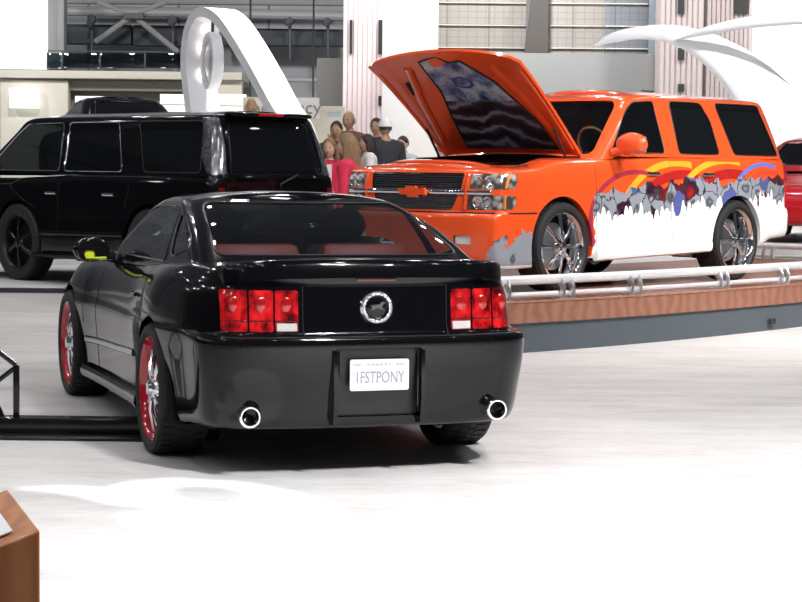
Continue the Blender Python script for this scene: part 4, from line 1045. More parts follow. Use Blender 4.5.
for k, py in enumerate((27, 46, 74)):
    p = min(cur[:N // 2], key=lambda q: abs((q - at(200, py, q.y)).z)); i = cur.index(p)
    d = (cur[i + 1] - cur[i - 1]).normalized(); o2 = n_.cross(d).normalized()
    if o2.dot(e_) < 0: o2 = -o2
    q = MB(); c_ = p + o2 * (T_ + .012) - n_ * .02; q.sphere(c_, .075, None, 12, 8); b_ = q.build('spot_light', BULB, arch)
ov = thing('oval_emblem', 'silver-white oval emblem hanging inside the white arch', 'emblem', at(212, 61, 36.6))
ov.rotation_euler = (0, R(4), R(-70))
q = MB(); q.lathe([(-.09, .40), (-.12, .46), (-.10, .52), (0, .54), (.10, .52), (.12, .46), (.09, .40)], (0, 0, 0), 'y', 40, True)
for i in range(len(q.v)): q.v[i] = (q.v[i][0] * .92, q.v[i][1], q.v[i][2])
q.build('rim', ARCHWHITE, ov)
q = MB(); q.sphere((0, 0, 0), (.40, .10, .44), None, 24, 14); q.build('disc', mat('satin_silver', (.7, .71, .73), .3, .8), ov)
q = MB(); q.tube([(0, 0, .54), (0, 0, .82)], .03, 8); q.build('hanger', DARKSTEEL, ov)

# ---- pale columns and panels
def column(name, x0, x1, Y, m_, label, ribs=9, slots=(), ytop=-40):
    a, b_ = at(x0, 60, Y), at(x1, 60, Y); w = b_.x - a.x; c = thing(name, label, 'column', ((a.x + b_.x) / 2, Y + w / 2, 0))
    poly = []
    for i in range(ribs):
        xa = -w / 2 + w * i / ribs; xb = xa + w / ribs
        poly += [(xa, -w / 2 + .035), (xa + w / ribs * .15, -w / 2), (xb - w / ribs * .35, -w / 2), (xb - w / ribs * .2, -w / 2 + .035)]
    poly += [(w / 2, -w / 2 + .035), (w / 2, w / 2), (-w / 2, w / 2)]
    MB().prism(poly, 0, 12.5, 'z').build('shaft', m_, c, 20)
    for (sx0, sy0, sx1, sy1) in slots:
        p, q_ = at(sx0, sy0, Y), at(sx1, sy1, Y)
        MB().box(((p.x + q_.x) / 2 - c.location.x, -w / 2, (p.z + q_.z) / 2), (q_.x - p.x, .10, p.z - q_.z)).build('slot', SLOT, c)
    return c
column('fluted_column', 343, 382, 50, PINKISH, 'pale pink fluted column left of the raised orange hood', 8, ((378.5, 20, 382.5, 54), (378.5, 96, 382.5, 106), (350, 20, 352, 54)))
column('fluted_column', 660, 703, 50, GREYPINK, 'grey pink fluted column behind the thin white horns', 8, ((678, -12, 684, 14), (678, 48, 684, 60), (678, 84, 684, 92)))
column('fluted_column', 706, 752, 51, GREYPINK, 'wide grey fluted column with one black square near its top', 10, ((735, -6, 748, 14),))
board('tall_panel', (383, -30, 412, 130), 48, .3, WHITEMATTE, 'tall white panel beside the pink column', 'panel', down=0)
q = board('tall_panel', (413, -30, 437, 130), 48.6, .3, mat('warm_white_panel', (.80, .78, .74), .6), 'narrow warm white panel beside the grid screen', 'panel', down=0)
def grid_mat(name, base, line):
    t = NT(name); X, Y, Z = t.xyz(t.obj())
    f1 = t.math('LESS_THAN', t.math('FRACT', t.math('MULTIPLY', X, 4.2)), .16); f2 = t.math('LESS_THAN', t.math('FRACT', t.math('MULTIPLY', Z, 6.0)), .22)
    big = t.math('LESS_THAN', t.math('FRACT', t.math('MULTIPLY', X, .9)), .05)
    c = t.mix(t.math('MAXIMUM', f1, f2), base, line); c = t.mix(big, c, tuple(v * .8 for v in line)); t.base(c); t.p.inputs['Roughness'].default_value = .6; return t.m
G1 = grid_mat('warm_grid', (.27, .26, .245), (.225, .215, .20)); G2 = grid_mat('cool_grid', (.19, .21, .235), (.155, .175, .20)); G3 = grid_mat('light_grid', (.37, .35, .335), (.31, .295, .28))
LINE = mat('cream_strip', (.85, .80, .68), .5)
for px, mm, lb in (((437, -30, 526, 51), G1, 'grey grid screen above the raised hood'), ((549.3, -30, 604.3, 52), G3, 'pale grid screen behind the tip of the white horn'), ((605, -30, 648, 53), G2, 'cool grey grid screen beside the pale blue strip')):
    g = thing('grid_screen', lb, 'screen panel', Vector((at((px[0] + px[2]) / 2, px[3], 52).x, 52, 0)))
    o = board('grid', px, 52, .3, mm, down=0); o.parent = g; o.matrix_parent_inverse = Matrix.Translation(-g.location)
    for yy in (2, 24.5, 47):
        o = board('strip', (px[0], yy + (px[0] - 437) * .006, px[2], yy + 1.6 + (px[0] - 437) * .006), 51.93, .07, LINE); o.parent = g; o.matrix_parent_inverse = Matrix.Translation(-g.location)
m = MB(); p = [at(x, y, 51.6) for x, y in ((526, 51), (549, 51.5), (549, -30), (536, -30))]; p = [Vector((p[0].x - .6, 51.6, 0)), Vector((p[1].x, 51.6, 0))] + p[2:]
m.add(p + [v + Vector((0, .28, 0)) for v in p], [(0, 1, 2, 3), (7, 6, 5, 4), (0, 4, 5, 1), (1, 5, 6, 2), (2, 6, 7, 3), (3, 7, 4, 0)]); prop(m.build('dark_fin', mat('dark_bronze_panel', (.075, .068, .065), .6)), 'dark slanted fin between two grid screens', 'panel')
board('blue_strip', (648.5, -30, 660, 55), 52.5, .2, PALEBLUE, 'pale blue strip between grid screen and grey column', 'panel', down=0)
board('gray_band', (437, 52, 653, 130), 51.0, .4, GREYBAND, 'wide grey wall band behind the orange roof', 'wall panel', down=0)
board('wall_white', (703, -30, 900, 200), 55, .4, WHITEMATTE, kind='structure', down=0)

# ---- white horns at the right
def horn(keys, Y, d, label, tw=1.0):
    """keys: (px, py, half width in px)"""
    up_, lo_ = [], []
    pts = bez([(a, b_, w) for a, b_, w in keys], 8); m = MB(); vs = []; k = 14
    for i, p in enumerate(pts):
        q = pts[min(i + 1, len(pts) - 1)] - pts[max(i - 1, 0)]; nx, ny = -q.y, q.x; l = math.hypot(nx, ny); nx, ny = nx / l, ny / l
        Yi = Y + d * i / len(pts)
        c = at(p.x, p.y, Yi); s = at(p.x + nx * p.z, p.y + ny * p.z, Yi) - c
        for j in range(k):
            an = 2 * PI * j / k; vs.append(c + s * math.cos(an) + Vector((0, 1, 0)) * max(.06, s.length * .45) * math.sin(an))
    n = len(pts); fs = [(i * k + j, i * k + (j + 1) % k, (i + 1) * k + (j + 1) % k, (i + 1) * k + j) for i in range(n - 1) for j in range(k)] + [tuple(range(k))[::-1], tuple((n - 1) * k + j for j in range(k))]
    return prop(m.add(vs, fs).build('display_horn', ARCHWHITE), label, 'sculpture', 'white horns')
horn([(594, 46, 1.5), (612, 38, 5), (640, 33, 6.5), (672, 34.5, 9.5), (704, 46, 14.5), (738, 70, 22), (770, 105, 29), (805, 150, 38), (850, 215, 46), (885, 262, 56)], 36, -2, 'big white curved horn sweeping down behind the orange wagon tail')
horn([(677, 39, 1.0), (704, 31.5, 4), (738, 24.5, 5.5), (775, 19.5, 6.5), (815, 17, 7.5), (880, 22, 9)], 35.2, -2, 'slim white horn crossing above the bigger one at the top right')

# ================================================================== platforms, rails, stands
def wood(name, c0, c1, rough=.4, scale=(1, 1, 1), coat=.2):
    t = NT(name); o_ = t.obj(); w = t.n('TexWave', wave_type='BANDS', bands_direction='X'); t.link(t.mapping(o_, scale), w.inputs[0]); w.inputs['Scale'].default_value = 3; w.inputs['Distortion'].default_value = 6; w.inputs['Detail'].default_value = 3; w.inputs['Detail Scale'].default_value = 1.6
    t.base(t.mix(w.outputs['Fac'], c0, c1)); t.p.inputs['Roughness'].default_value = rough; t.p.inputs['Coat Weight'].default_value = coat; return t.m
DECKWOOD = wood('deck_wood', (.21, .085, .05), (.28, .125, .08), .42, (1, .25, 1), .12)
LECTWOOD = wood('cherry_wood', (.44, .15, .045), (.58, .23, .085), .35, (2.2, 2.2, .5))
SKIRT = mat('grey_skirt', (.065, .08, .095), .5)
def poly_slab(name, pts, z0, z1, m_, parent=None, bevel=0): return MB().prism([(p[0], p[1]) for p in pts], z0, z1, 'z').build(name, m_, parent)
edge = bez([(.50, 15.75), (1.02, 16.15), (1.75, 16.80), (2.55, 17.60), (3.35, 18.50), (4.10, 19.40), (5.3, 20.95), (6.9, 22.9)], 6)
deck = [(p.x, p.y) for p in edge] + [(4.35, 25.1), (-2.0, 17.9)]
pl = thing('display_platform', 'low wooden platform with grey skirt under the orange wagon', 'platform', (2.5, 20, 0))
def inp(o, root=pl): o.parent = root; o.matrix_parent_inverse = Matrix.Translation(-root.location); return o
inp(poly_slab('deck', deck, .25, .4285, DECKWOOD))
cx_, cy_ = 2.5, 20.2
inp(poly_slab('skirt', [(cx_ + (x - cx_) * .985, cy_ + (y - cy_) * .985) for x, y in deck], 0, .25, SKIRT))
inp(MB().tube([(p.x, p.y, .4285) for p in edge], .010, 6).build('deck_nosing', wood('nosing_wood', (.25, .11, .07), (.32, .15, .10)), None))
q = MB(); q.box((edge[26].x + .002, edge[26].y - .0, .09), (.10, .02, .05), rotz(R(48))); inp(q.build('cable_port', SLOT, None))
RAILSILVER = mat('satin_rail', (.80, .81, .83), .35, .5)
def railing(path, label, posts, flip=1):
    r = thing('railing', label, 'railing', (path[0].x, path[0].y, .4285))
    def ir(o): o.parent = r; o.matrix_parent_inverse = Matrix.Translation(-r.location)
    ir(MB().tube([(p.x, p.y, .600) for p in path], .040, 12).build('top_rail', RAILSILVER)); ir(MB().tube([(p.x, p.y, .475) for p in path], .024, 10).build('bottom_rail', RAILSILVER))
    for i in posts:
        i = min(max(i, 1), len(path) - 2)
        p = path[i]; d = (path[i + 1] - path[i - 1]).normalized(); nn = Vector((d.y, -d.x)) * flip
        for s_ in (-.06, .06):
            b0 = Vector((p.x, p.y, 0)) + Vector((d.x, d.y, 0)) * s_
            pts = [b0 + Vector((nn.x, nn.y, 0)) * o_ + Vector((0, 0, z)) for o_, z in ((.03, .4295), (.05, .47), (.045, .54), (-.0, .60))]
            q = MB(); q.tube(bez(pts, 4), .036, 8, flat=(1.0, .35)); ir(q.build('bracket', SILVER))
        q = MB(); q.box((p.x + nn.x * .02, p.y + nn.y * .02, .4345), (.22, .10, .012), rotz(math.atan2(d.y, d.x)), .003); ir(q.build('foot_plate', SILVER))
inset = [Vector((p.x - .14 * .76, p.y + .14 * .65)) for p in edge]
railing(inset, 'low silver double rail along the front edge of the wooden platform', (5, 10, 15, 22, 28, 36))
back = [Vector((6.55, 22.98)).lerp(Vector((4.45, 24.85)), i / 10) for i in range(11)]
railing(back, 'short silver rail at the far end of the wooden platform', (1, 5, 9), -1)
# low platform of the black wagon
lp = thing('display_platform', 'low pale platform with dark edge under the black wagon', 'platform', (-4, 24, 0))
lpp = [(-10, 23.0), (-4.0, 23.1), (-2.75, 20.9), (-.3, 20.0), (.55, 21.5), (-1.0, 23.7), (-4.4, 27.9), (-10, 28)]
inp(poly_slab('top', lpp, .06, .085, mat('pale_carpet', (.62, .61, .60), .8)), lp); inp(poly_slab('edge_band', lpp, 0, .06, mat('dark_edge', (.02, .02, .03), .5)), lp)
stg = thing('stage', 'white stage floor behind the crowd at the foot of the white arch', 'stage', (0, 28, 0))
inp(poly_slab('deck', [(-1.1, 23.8), (2.6, 23.8), (3.2, 38), (-8.5, 40), (-8.5, 29), (-4.2, 28.2)], 0, .45, WHITEMATTE), stg)
# black truss stand, left
st = thing('display_stand', 'black steel truss stand on a long flat beam at the left edge, behind the coupe', 'stand', (-2.2, 10.9, 0))
P3 = lambda x, y, Y: at(x, y, Y)
inp(MB().box(((-3.2 - 1.02) / 2, 10.95, .05), (2.18, .16, .10), None, .006).build('beam', GLOSSTRIM), st); inp(MB().box((-2.1, 10.87, .008), (2.2, .34, .016), None, .003).build('base_plate', BLACKTRIM), st)
zt = at(14.5, 366, 10.9).z; xt = at(14.5, 366, 10.9).x
inp(MB().box((xt, 10.95, (zt + .1) / 2), (.032, .032, zt - .1), None, .004).build('post', GLOSSTRIM), st)
inp(MB().tube([(xt, 10.95, zt), at(-1, 352, 10.95), at(-60, 300, 10.95)], .016, 8).build('upper_brace', GLOSSTRIM), st)
inp(MB().tube([(xt, 10.95, zt - .01), at(-1, 380, 10.95), at(-60, 432, 10.95)], .014, 8).build('lower_brace', GLOSSTRIM), st)
inp(MB().tube(bez([(xt, 10.95, .12), at(8, 428, 10.95), at(3, 418, 10.95), at(-1, 408, 10.95), at(-15, 385, 10.95)], 5), .012, 8).build('gusset', GLOSSTRIM), st)
inp(MB().box((at(-60, 330, 10.95).x, 10.95, .42), (.032, .032, .66), None, .004).build('post', GLOSSTRIM), st)
# wooden stand in the near corner
lc = at(40, 530, 3.0); bc = at(8, 489, 3.38)
ls = thing('info_stand', 'reddish wooden stand with a sloping top in the near left corner', 'stand', (lc.x, lc.y, 0))
d1 = Vector((bc.x - lc.x, bc.y - lc.y, 0)); d2 = Vector((-d1.y, d1.x, 0)).normalized(); d2 = Vector((-.985, -.17, 0))
zt = lc.z; sl = math.tan(R(21)); Wd = .46
def corner(u, v, z=None): p = d1 * v + d2 * u * Wd; return Vector((p.x, p.y, z if z is not None else zt - sl * u * Wd))
q = MB(); v8 = [corner(0, 0, 0), corner(1, 0, 0), corner(1, 1, 0), corner(0, 1, 0), corner(0, 0), corner(1, 0), corner(1, 1), corner(0, 1)]
q.add(v8, [(0, 1, 2, 3), (4, 7, 6, 5), (0, 4, 5, 1), (1, 5, 6, 2), (2, 6, 7, 3), (3, 7, 4, 0)]); o = q.build('body', LECTWOOD, ls)
bv = o.modifiers.new('bevel', 'BEVEL'); bv.width = .004; bv.segments = 2
ps = thing('paper_sheet', 'white sheet of paper lying on the sloping wooden stand', 'paper', (lc.x, lc.y, 0))
q = MB(); pp = [corner(u, v) + Vector((0, 0, .003)) for u, v in ((.078, .12), (.9, .12), (.9, .85), (.078, .85))]
q.add(pp + [p + Vector((0, 0, .002)) for p in pp], [(0, 3, 2, 1), (4, 5, 6, 7), (0, 1, 5, 4), (1, 2, 6, 5), (2, 3, 7, 6), (3, 0, 4, 7)]); o = q.build('sheet', mat('paper_white', (.85, .85, .88), .5), ps)

# ================================================================== cars farther back
def saloon(label, loc, rz, paint, glassm, lift=0):
    root = thing('car', label, 'car', loc, rz)
    Ys = [-.62, -.42, -.2, 0, .2, .45, .9, 1.4, 1.9, 2.3, 2.65, 3.0]; tp = [.97, .985, 1, 1, 1, .985, .975, .975, .98, .99, 1, .98]
    def L(W, yr, yf, zr, z0, z1, z2, zf): return dict(W=W, yr=yr, yf=yf, zr=zr, z0=z0, z1=z1, z2=z2, zf=zf)
    spec = [L(.80, -.85, 3.4, .26, .22, .18, .18, .22), L(.87, -.98, 3.52, .30, .27, .22, .22, .26), L(.89, -1.0, 3.56, .5, .48, .45, .45, .45), L(.90, -1.0, 3.55, .72, .70, .68, .66, .58), L(.86, -.98, 3.48, .90, .90, .86, .80, .68), L(.80, -.94, 3.38, .95, .95, .91, .84, .72)]
    b = shell(body_levels(spec, Ys, tp), 4, 3, crown=.04, nt=10)
    for y in (0, 2.65): arch_cut(b, y, .33, .37, .05, .5)
    link_bm(b, 'body_shell', paint, root, 40)
    def G(W, yr, yf, z): 
        row = [(0, yr, z), (W * .5, yr + .01, z), (W * .85, yr + .05, z), (W * .97, yr + .16, z)]; a, e = yr + .3, yf - .3
        return row + [(W, a + (e - a) * i / 4, z) for i in range(5)] + [(W * .96, yf - .16, z), (W * .8, yf - .05, z), (W * .4, yf - .01, z), (0, yf, z)]
    c = shell([G(.78, -.55, 2.25, .92), G(.74, -.35, 1.95, 1.04), G(.66, -.02, 1.55, 1.22), G(.58, .25, 1.25, 1.34), G(.50, .4, 1.1, 1.37)], 5, 4, crown=.03, nt=10)
    cv = BVHTree.FromBMesh(c)
    for sgn, nm in ((-1, left_side), (1, right_side)): window_in(c, cv, round_poly([(1.85, .98), (1.40, 1.24), (1.0, 1.30), (.45, 1.30), (-.15, 1.0)], .05, 3), 'x', sgn, nm, 'side_window', glassm, root, GLOSSTRIM, .006)
    window_in(c, cv, round_poly([(-.62, 1.0), (.62, 1.0), (.50, 1.30), (-.50, 1.30)], .05, 3), 'y', 1, lambda f: f.normal.y > .2, 'windshield', glassm, root, GLOSSTRIM, .008)
    window_in(c, cv, round_poly([(-.60, .98), (.60, .98), (.48, 1.30), (-.48, 1.30)], .05, 3), 'y', -1, lambda f: f.normal.y < -.2, 'rear_window', glassm, root, GLOSSTRIM, .008)
    link_bm(c, 'roof', paint, root, 40)
    for y in (0, 2.65):
        for s_ in (-1, 1): make_wheel(root, (s_ * .79, y, .33), s_, .33, .22, .24, SILVER, SILVER, 6, False, .03, None, False)
    MB().box((0, 1.3, .35), (1.4, 3.6, .16), None, .03).build('underbody', DARKHOLE, root)
    for s_ in (-1, 1):
        q = MB(); q.sphere((s_ * .60, -.955, .76), (.16, .06, .07), None, 14, 8); q.build('tail_light', TAILRED, root); q = MB(); q.sphere((s_ * .62, 3.36, .62), (.16, .12, .07), None, 14, 8); q.build('headlight', CLEARLENS, root)
    return root
saloon('red low car half hidden behind the orange wagon tail at the right', (6.25, 28.0, .626), 2.75, REDPAINT, DARKGLASS)
rp = thing('display_plinth', 'white plinth under the red car at the right', 'plinth', (6.6, 27.2, 0))
inp(MB().lathe([(0, 2.9), (.58, 2.9), (.62, 2.86), (.62, 0)], (7.0, 26.9, 0), 'z', 48).build('drum', WHITEMATTE), rp)
kz = 1.22
bp = thing('display_plinth', 'black plinth carrying the second black car behind the black wagon', 'plinth', (-5.1, 31.0, .0))
inp(MB().lathe([(0.45, 2.5), (kz - .05, 2.5), (kz, 2.45), (kz, 0)], (-4.7, 31.9, 0), 'z', 48).build('drum', GLOSSTRIM), bp)
saloon('black car up on a plinth, only its roof showing above the black wagon', (-4.35, 30.9, kz + .006), .35, BLACK, BLACKGLASS)

# ================================================================== people
SKINS = {}
def skin_mesh(pts, edges, rad, sub=1):
    me = bpy.data.meshes.new('figure'); me.from_pydata([tuple(p) for p in pts], edges, []); o = bpy.data.objects.new('figure', me); COL.objects.link(o)
    o.modifiers.new('s', 'SKIN'); l = me.skin_vertices[0].data
    for i, r in enumerate(rad):
        l[i].radius = r if hasattr(r, '__len__') else (r, r); l[i].use_root = (i == 0)
    sb = o.modifiers.new('b', 'SUBSURF'); sb.levels = sub; sb.render_levels = sub
    bpy.context.view_layer.update(); dg = bpy.context.evaluated_depsgraph_get(); out = bpy.data.meshes.new_from_object(o.evaluated_get(dg))
    b = bmesh.new(); b.from_mesh(out); bpy.data.objects.remove(o); bpy.data.meshes.remove(me); bpy.data.meshes.remove(out); return b

def person(label, loc, face, h, skin, top, legs, hair, style='short', arms='down', turn=0.0, cap=None, inner=None, build=1.0, group='people in the crowd'):
    """face: heading of the chest (0 looks away from the camera, pi towards it)"""
    root = thing('person', label, 'person', loc, face, group); k = h / 1.75; B = build
    V = lambda x, y, z: Vector((x * k, y * k, z * k))
    if arms == 'down': arm = [((.195, 0, 1.42), .052), ((.245, -.02, 1.14), .044), ((.25, .06, .90), .030)]
    elif arms == 'camera': arm = [((.195, 0, 1.42), .052), ((.26, .12, 1.20), .044), ((.10, .30, 1.40), .030)]
    else: arm = [((.195, 0, 1.42), .052), ((.25, .02, 1.15), .044), ((.14, .26, 1.10), .030)]
    pts = [V(0, 0, .93), V(0, .0, 1.10), V(0, -.01, 1.30), V(0, -.01, 1.45), V(0, .0, 1.52), V(0, .015, 1.575)]
    rad = [(.165 * B, .115 * B), (.145 * B, .105 * B), (.175 * B, .115 * B), (.10, .07), (.055, .055), (.055, .058)]
    ed = [(i, i + 1) for i in range(5)]
    tips = []
    for s in (-1, 1):
        j = len(pts); pts += [V(s * a[0][0], a[0][1], a[0][2]) for a in arm]; rad += [a[1] for a in arm]; ed += [(3, j), (j, j + 1), (j + 1, j + 2)]; tips.append((s, pts[-1], (pts[-1] - pts[-2]).normalized()))
        j = len(pts); pts += [V(s * .095, 0, .86), V(s * .10, .02, .50), V(s * .10, -.01, .09), V(s * .105, .13, .035)]; rad += [.088 * B, .058, .040, .035]; ed += [(0, j), (j, j + 1), (j + 1, j + 2), (j + 2, j + 3)]
    b = skin_mesh(pts, ed, [tuple(q * k for q in r) if hasattr(r, '__len__') else r * k for r in rad], 2)
    m = MB()
    # head with brow, nose, mouth, ears on the same body mesh
    HT = Matrix.Rotation(turn, 3, 'Z'); hc = V(0, .03, 1.655)
    def hv(x, y, z): return hc + HT @ V(x, y, z)
    nu, nv = 24, 18; vs = []
    for i in range(nv + 1):
        p = PI * i / nv
        for j in range(nu):
            a = 2 * PI * j / nu; x, y, z = math.sin(p) * math.cos(a), math.sin(p) * math.sin(a), math.cos(p)
            jaw = 1 - .30 * max(0, -z) ** 1.5; yy = y * .098 * (1 - .12 * max(0, -z)) + (.012 if y > 0 and z < 0 else 0); xx = x * .076 * jaw
            if y > .55:
                ex = abs(x * .076) ; 
                if abs(z - .02) < .18 and .2 < abs(x) < .62: yy -= .006
            vs.append(hv(xx, yy, z * .118))
    m.add(vs, [(i * nu + j, (i + 1) * nu + j, (i + 1) * nu + (j + 1) % nu, i * nu + (j + 1) % nu) for i in range(nv) for j in range(nu)])
    m.add([hv(0, .100, .020), hv(-.017, .092, -.030), hv(.017, .092, -.030), hv(0, .122, -.026), hv(0, .090, -.04)], [(0, 1, 3), (0, 3, 2), (1, 4, 3), (3, 4, 2)])
    for s in (-1, 1): m.sphere(hv(s * .078, -.005, -.005), (.012 * k, .022 * k, .032 * k), None, 10, 8)
    for s, tp, d in tips:                                    # hands: palm, four fingers, thumb
        sd = Vector((1, 0, 0)) if abs(d.z) > .5 else Vector((0, 0, 1)); sd = (sd - d * sd.dot(d)).normalized(); nrm = d.cross(sd)
        m.tube([tp - d * .01, tp + d * .035 * k, tp + d * .085 * k], [.026 * k, .036 * k, .034 * k], 8, flat=(.5, 1.1))
        for f_, (o_, ln) in enumerate(((-.030, .062), (-.010, .074), (.010, .070), (.029, .055))):
            a0 = tp + d * .08 * k + sd * o_ * k; a1 = a0 + d * ln * .5 * k + nrm * .006; a2 = a0 + d * ln * .9 * k + nrm * .025 * k
            m.tube([a0, a1, a2], [.0095 * k, .0088 * k, .007 * k], 6)
        m.tube([tp + d * .02 * k + sd * .03 * k, tp + d * .05 * k + sd * .055 * k, tp + d * .078 * k + sd * .058 * k], [.012 * k, .011 * k, .008 * k], 6)
    hb = m.bm(); tmp = bpy.data.meshes.new('head'); hb.to_mesh(tmp); hb.free(); b.from_mesh(tmp); bpy.data.meshes.remove(tmp)
    if skin not in SKINS: SKINS[skin] = mat('skin_tone', skin, .5)
    link_bm(b, 'body', SKINS[skin], root, None)
    fc = MB()
    for s in (-1, 1): fc.sphere(hv(s * .031, .086, .004), (.012 * k, .006 * k, .007 * k), None, 10, 6).build('eye', GLOSSTRIM, root); fc = MB()
    MB().tube([hv(-.024, .094, -.062), hv(0, .101, -.060), hv(.024, .094, -.062)], [.003, .006, .003], 6).build('mouth', mat('lips', (.35, .10, .09), .5), root)
    # clothes
    def grow(idx, extra): return [pts[i] for i in idx]
    cl = mat('cloth_top', top, .8); g = 1.16
    tp_ = [V(0, 0, .90), V(0, 0, 1.10), V(0, -.01, 1.30), V(0, -.01, 1.47), V(0, 0, 1.53)]; tr_ = [(.185 * B, .135 * B), (.165 * B, .125 * B), (.190 * B, .135 * B), (.18, .115), (.075, .075)]; te = [(0, 1), (1, 2), (2, 3), (3, 4)]
    for s in (-1, 1):
        j = len(tp_); tp_ += [V(s * a[0][0], a[0][1], a[0][2]) for a in arm]; tr_ += [.084, .062, .045]; te += [(3, j), (j, j + 1), (j + 1, j + 2)]
    link_bm(skin_mesh(tp_, te, [tuple(q * k for q in r) if hasattr(r, '__len__') else r * k for r in tr_], 2), 'jacket', cl, root, None)
    if inner: MB().add([V(-.055, .105 * B + .035, 1.46), V(.055, .105 * B + .035, 1.46), V(.05, .138 * B + .025, 1.30), V(.035, .13 * B + .02, 1.02), V(-.035, .13 * B + .02, 1.02), V(-.05, .138 * B + .025, 1.30), V(-.055, .06, 1.46), V(.055, .06, 1.46), V(.05, .06, 1.02), V(-.05, .06, 1.02)], [(0, 1, 2, 5), (5, 2, 3, 4), (1, 0, 6, 7), (4, 3, 8, 9), (0, 5, 4, 9, 6), (1, 7, 8, 3, 2), (6, 9, 8, 7)]).build('shirt_front', mat('cloth_inner', inner, .8), root)
    lp_ = [V(0, 0, .93)]; lr = [(.172 * B, .125 * B)]; le = []
    for s in (-1, 1): j = len(lp_); lp_ += [V(s * .10, 0, .84), V(s * .10, .02, .50), V(s * .10, -.01, .10)]; lr += [.102 * B, .076, .062]; le += [(0, j), (j, j + 1), (j + 1, j + 2)]
    link_bm(skin_mesh(lp_, le, [tuple(q * k for q in r) if hasattr(r, '__len__') else r * k for r in lr], 2), 'trousers', mat('cloth_legs', legs, .8), root, None)
    for s in (-1, 1): MB().sphere(V(s * .105, .05, .045), (.052 * k, .135 * k, .048 * k), None, 14, 8).build('shoe', BLACKTRIM, root)
    # hair
    if hair:
        hm = mat('hair_tone', hair, .55); q = MB(); vs = []; nu, nv = 22, 12
        ext = {'short': 1.75, 'long': 2.1, 'bob': 2.1, 'bald': 1.2}[style]
        for i in range(nv + 1):
            for j in range(nu):
                a = 2 * PI * j / nu; frontal = max(0, math.sin(a)); p = (ext - frontal * (ext - .92)) * i / nv if style != 'bald' else (PI * .45 + .5 * i / nv) * 1.0
                r_ = 1.12 if style != 'bald' else 1.05
                vs.append(hv(math.sin(p) * math.cos(a) * .078 * r_, math.sin(p) * math.sin(a) * .100 * r_ - .004, math.cos(p) * .120 * 1.07))
        fs = [(i * nu + j, (i + 1) * nu + j, (i + 1) * nu + (j + 1) % nu, i * nu + (j + 1) % nu) for i in range(nv) for j in range(nu)]
        if style == 'bald': fs = [f_ for f_ in fs if sum((HT.transposed() @ (vs[i_] - hc)).y for i_ in f_) < .08 * k]
        q.add(vs, fs)
        if style in ('long', 'bob'):
            L_ = .36 if style == 'long' else .13
            for j in range(13):
                a = PI + PI * j / 12; x, y = math.cos(a), math.sin(a)
                q.tube([hv(x * .080, y * .098 - .005, .02), hv(x * .094, y * .108 - .01, -.08), hv(x * .092, y * .10 - .02, -.08 - L_ * .5), hv(x * .075, y * .095 - .03, -.08 - L_)], [.024 * k, .030 * k, .028 * k, .012 * k], 7)
        q.build('hair', hm, root)
    if cap:
        cm = mat('cap_cloth', cap, .7); q = MB(); vs = []
        for i in range(9):
            for j in range(22): a = 2 * PI * j / 22; p = 1.5 * i / 8; vs.append(hv(math.sin(p) * math.cos(a) * .094, math.sin(p) * math.sin(a) * .116, .012 + math.cos(p) * .125))
        q.add(vs, [(i * 22 + j, (i + 1) * 22 + j, (i + 1) * 22 + (j + 1) % 22, i * 22 + (j + 1) % 22) for i in range(8) for j in range(22)])
        q.add([hv(-.07, .08, .03), hv(.07, .08, .03), hv(.055, .185, .015), hv(-.055, .185, .015), hv(-.07, .08, .022), hv(.07, .08, .022), hv(.055, .185, .007), hv(-.055, .185, .007)], [(0, 1, 2, 3), (7, 6, 5, 4), (0, 4, 5, 1), (1, 5, 6, 2), (2, 6, 7, 3), (3, 7, 4, 0)])
        q.build('cap', cm, root)
    return root
def stand(px, pytop, Y, z0): p = at(px, pytop, Y); return (p.x, Y, z0), (p.z - z0) / 1.015
FAIR, TAN, DEEP = (.64, .40, .30), (.50, .28, .19), (.30, .15, .10)
l, h = stand(330, 138, 23.5, .09); person('woman in a red jacket over a white top, short light brown hair', l, PI * .93, h, FAIR, (.58, .02, .06), (.03, .03, .05), (.24, .13, .06), 'bob', 'front', inner=(.85, .85, .88))
l, h = stand(350, 133, 20.9, .09); person('long-haired blonde woman in a red top seen from behind', l, PI * .42, h, FAIR, (.60, .02, .07), (.04, .04, .07), (.20, .12, .06), 'long', 'down')
l, h = stand(337, 121, 24.7, .45); person('dark-haired man in a dark top behind the two women in red', l, PI * .95, h, TAN, (.05, .045, .05), (.03, .03, .04), (.012, .010, .010), 'short', 'down')
l, h = stand(350, 111, 25.9, .45); person('tall balding man in a brown jacket holding something to his face', l, PI * .85, h, TAN, (.16, .08, .06), (.04, .04, .05), (.10, .06, .04), 'bald', 'camera')
l, h = stand(369, 134, 24.1, .45); person('dark-haired woman in a white top facing left', l, PI * .55, h, FAIR, (.75, .72, .70), (.05, .05, .07), (.015, .010, .010), 'bob', 'front')
l, h = stand(386, 119, 24.7, .45); person('man in a white cap and dark jacket beside the raised hood', l, PI * .12, h, TAN, (.03, .032, .04), (.02, .02, .03), (.05, .03, .02), 'short', 'down', cap=(.85, .85, .88))
l, h = stand(404, 136, 25.5, .45); person('person in a pale shirt just left of the orange hood hinge', l, PI * .8, h, FAIR, (.55, .62, .66), (.03, .03, .04), (.03, .02, .02), 'short', 'front')
l, h = stand(377, 118, 26.6, .45); person('person in dark clothes behind the man in the white cap', l, PI * .9, h, TAN, (.03, .03, .035), (.02, .02, .03), (.03, .02, .015), 'short', 'down')
l, h = stand(251, 98, 29.5, .45); person('blonde person in pink above the black wagon roof', (l[0], l[1], l[2] + .55), PI * 1.1, h - .55, FAIR, (.80, .42, .46), (.3, .32, .4), (.55, .36, .12), 'bob', 'front')
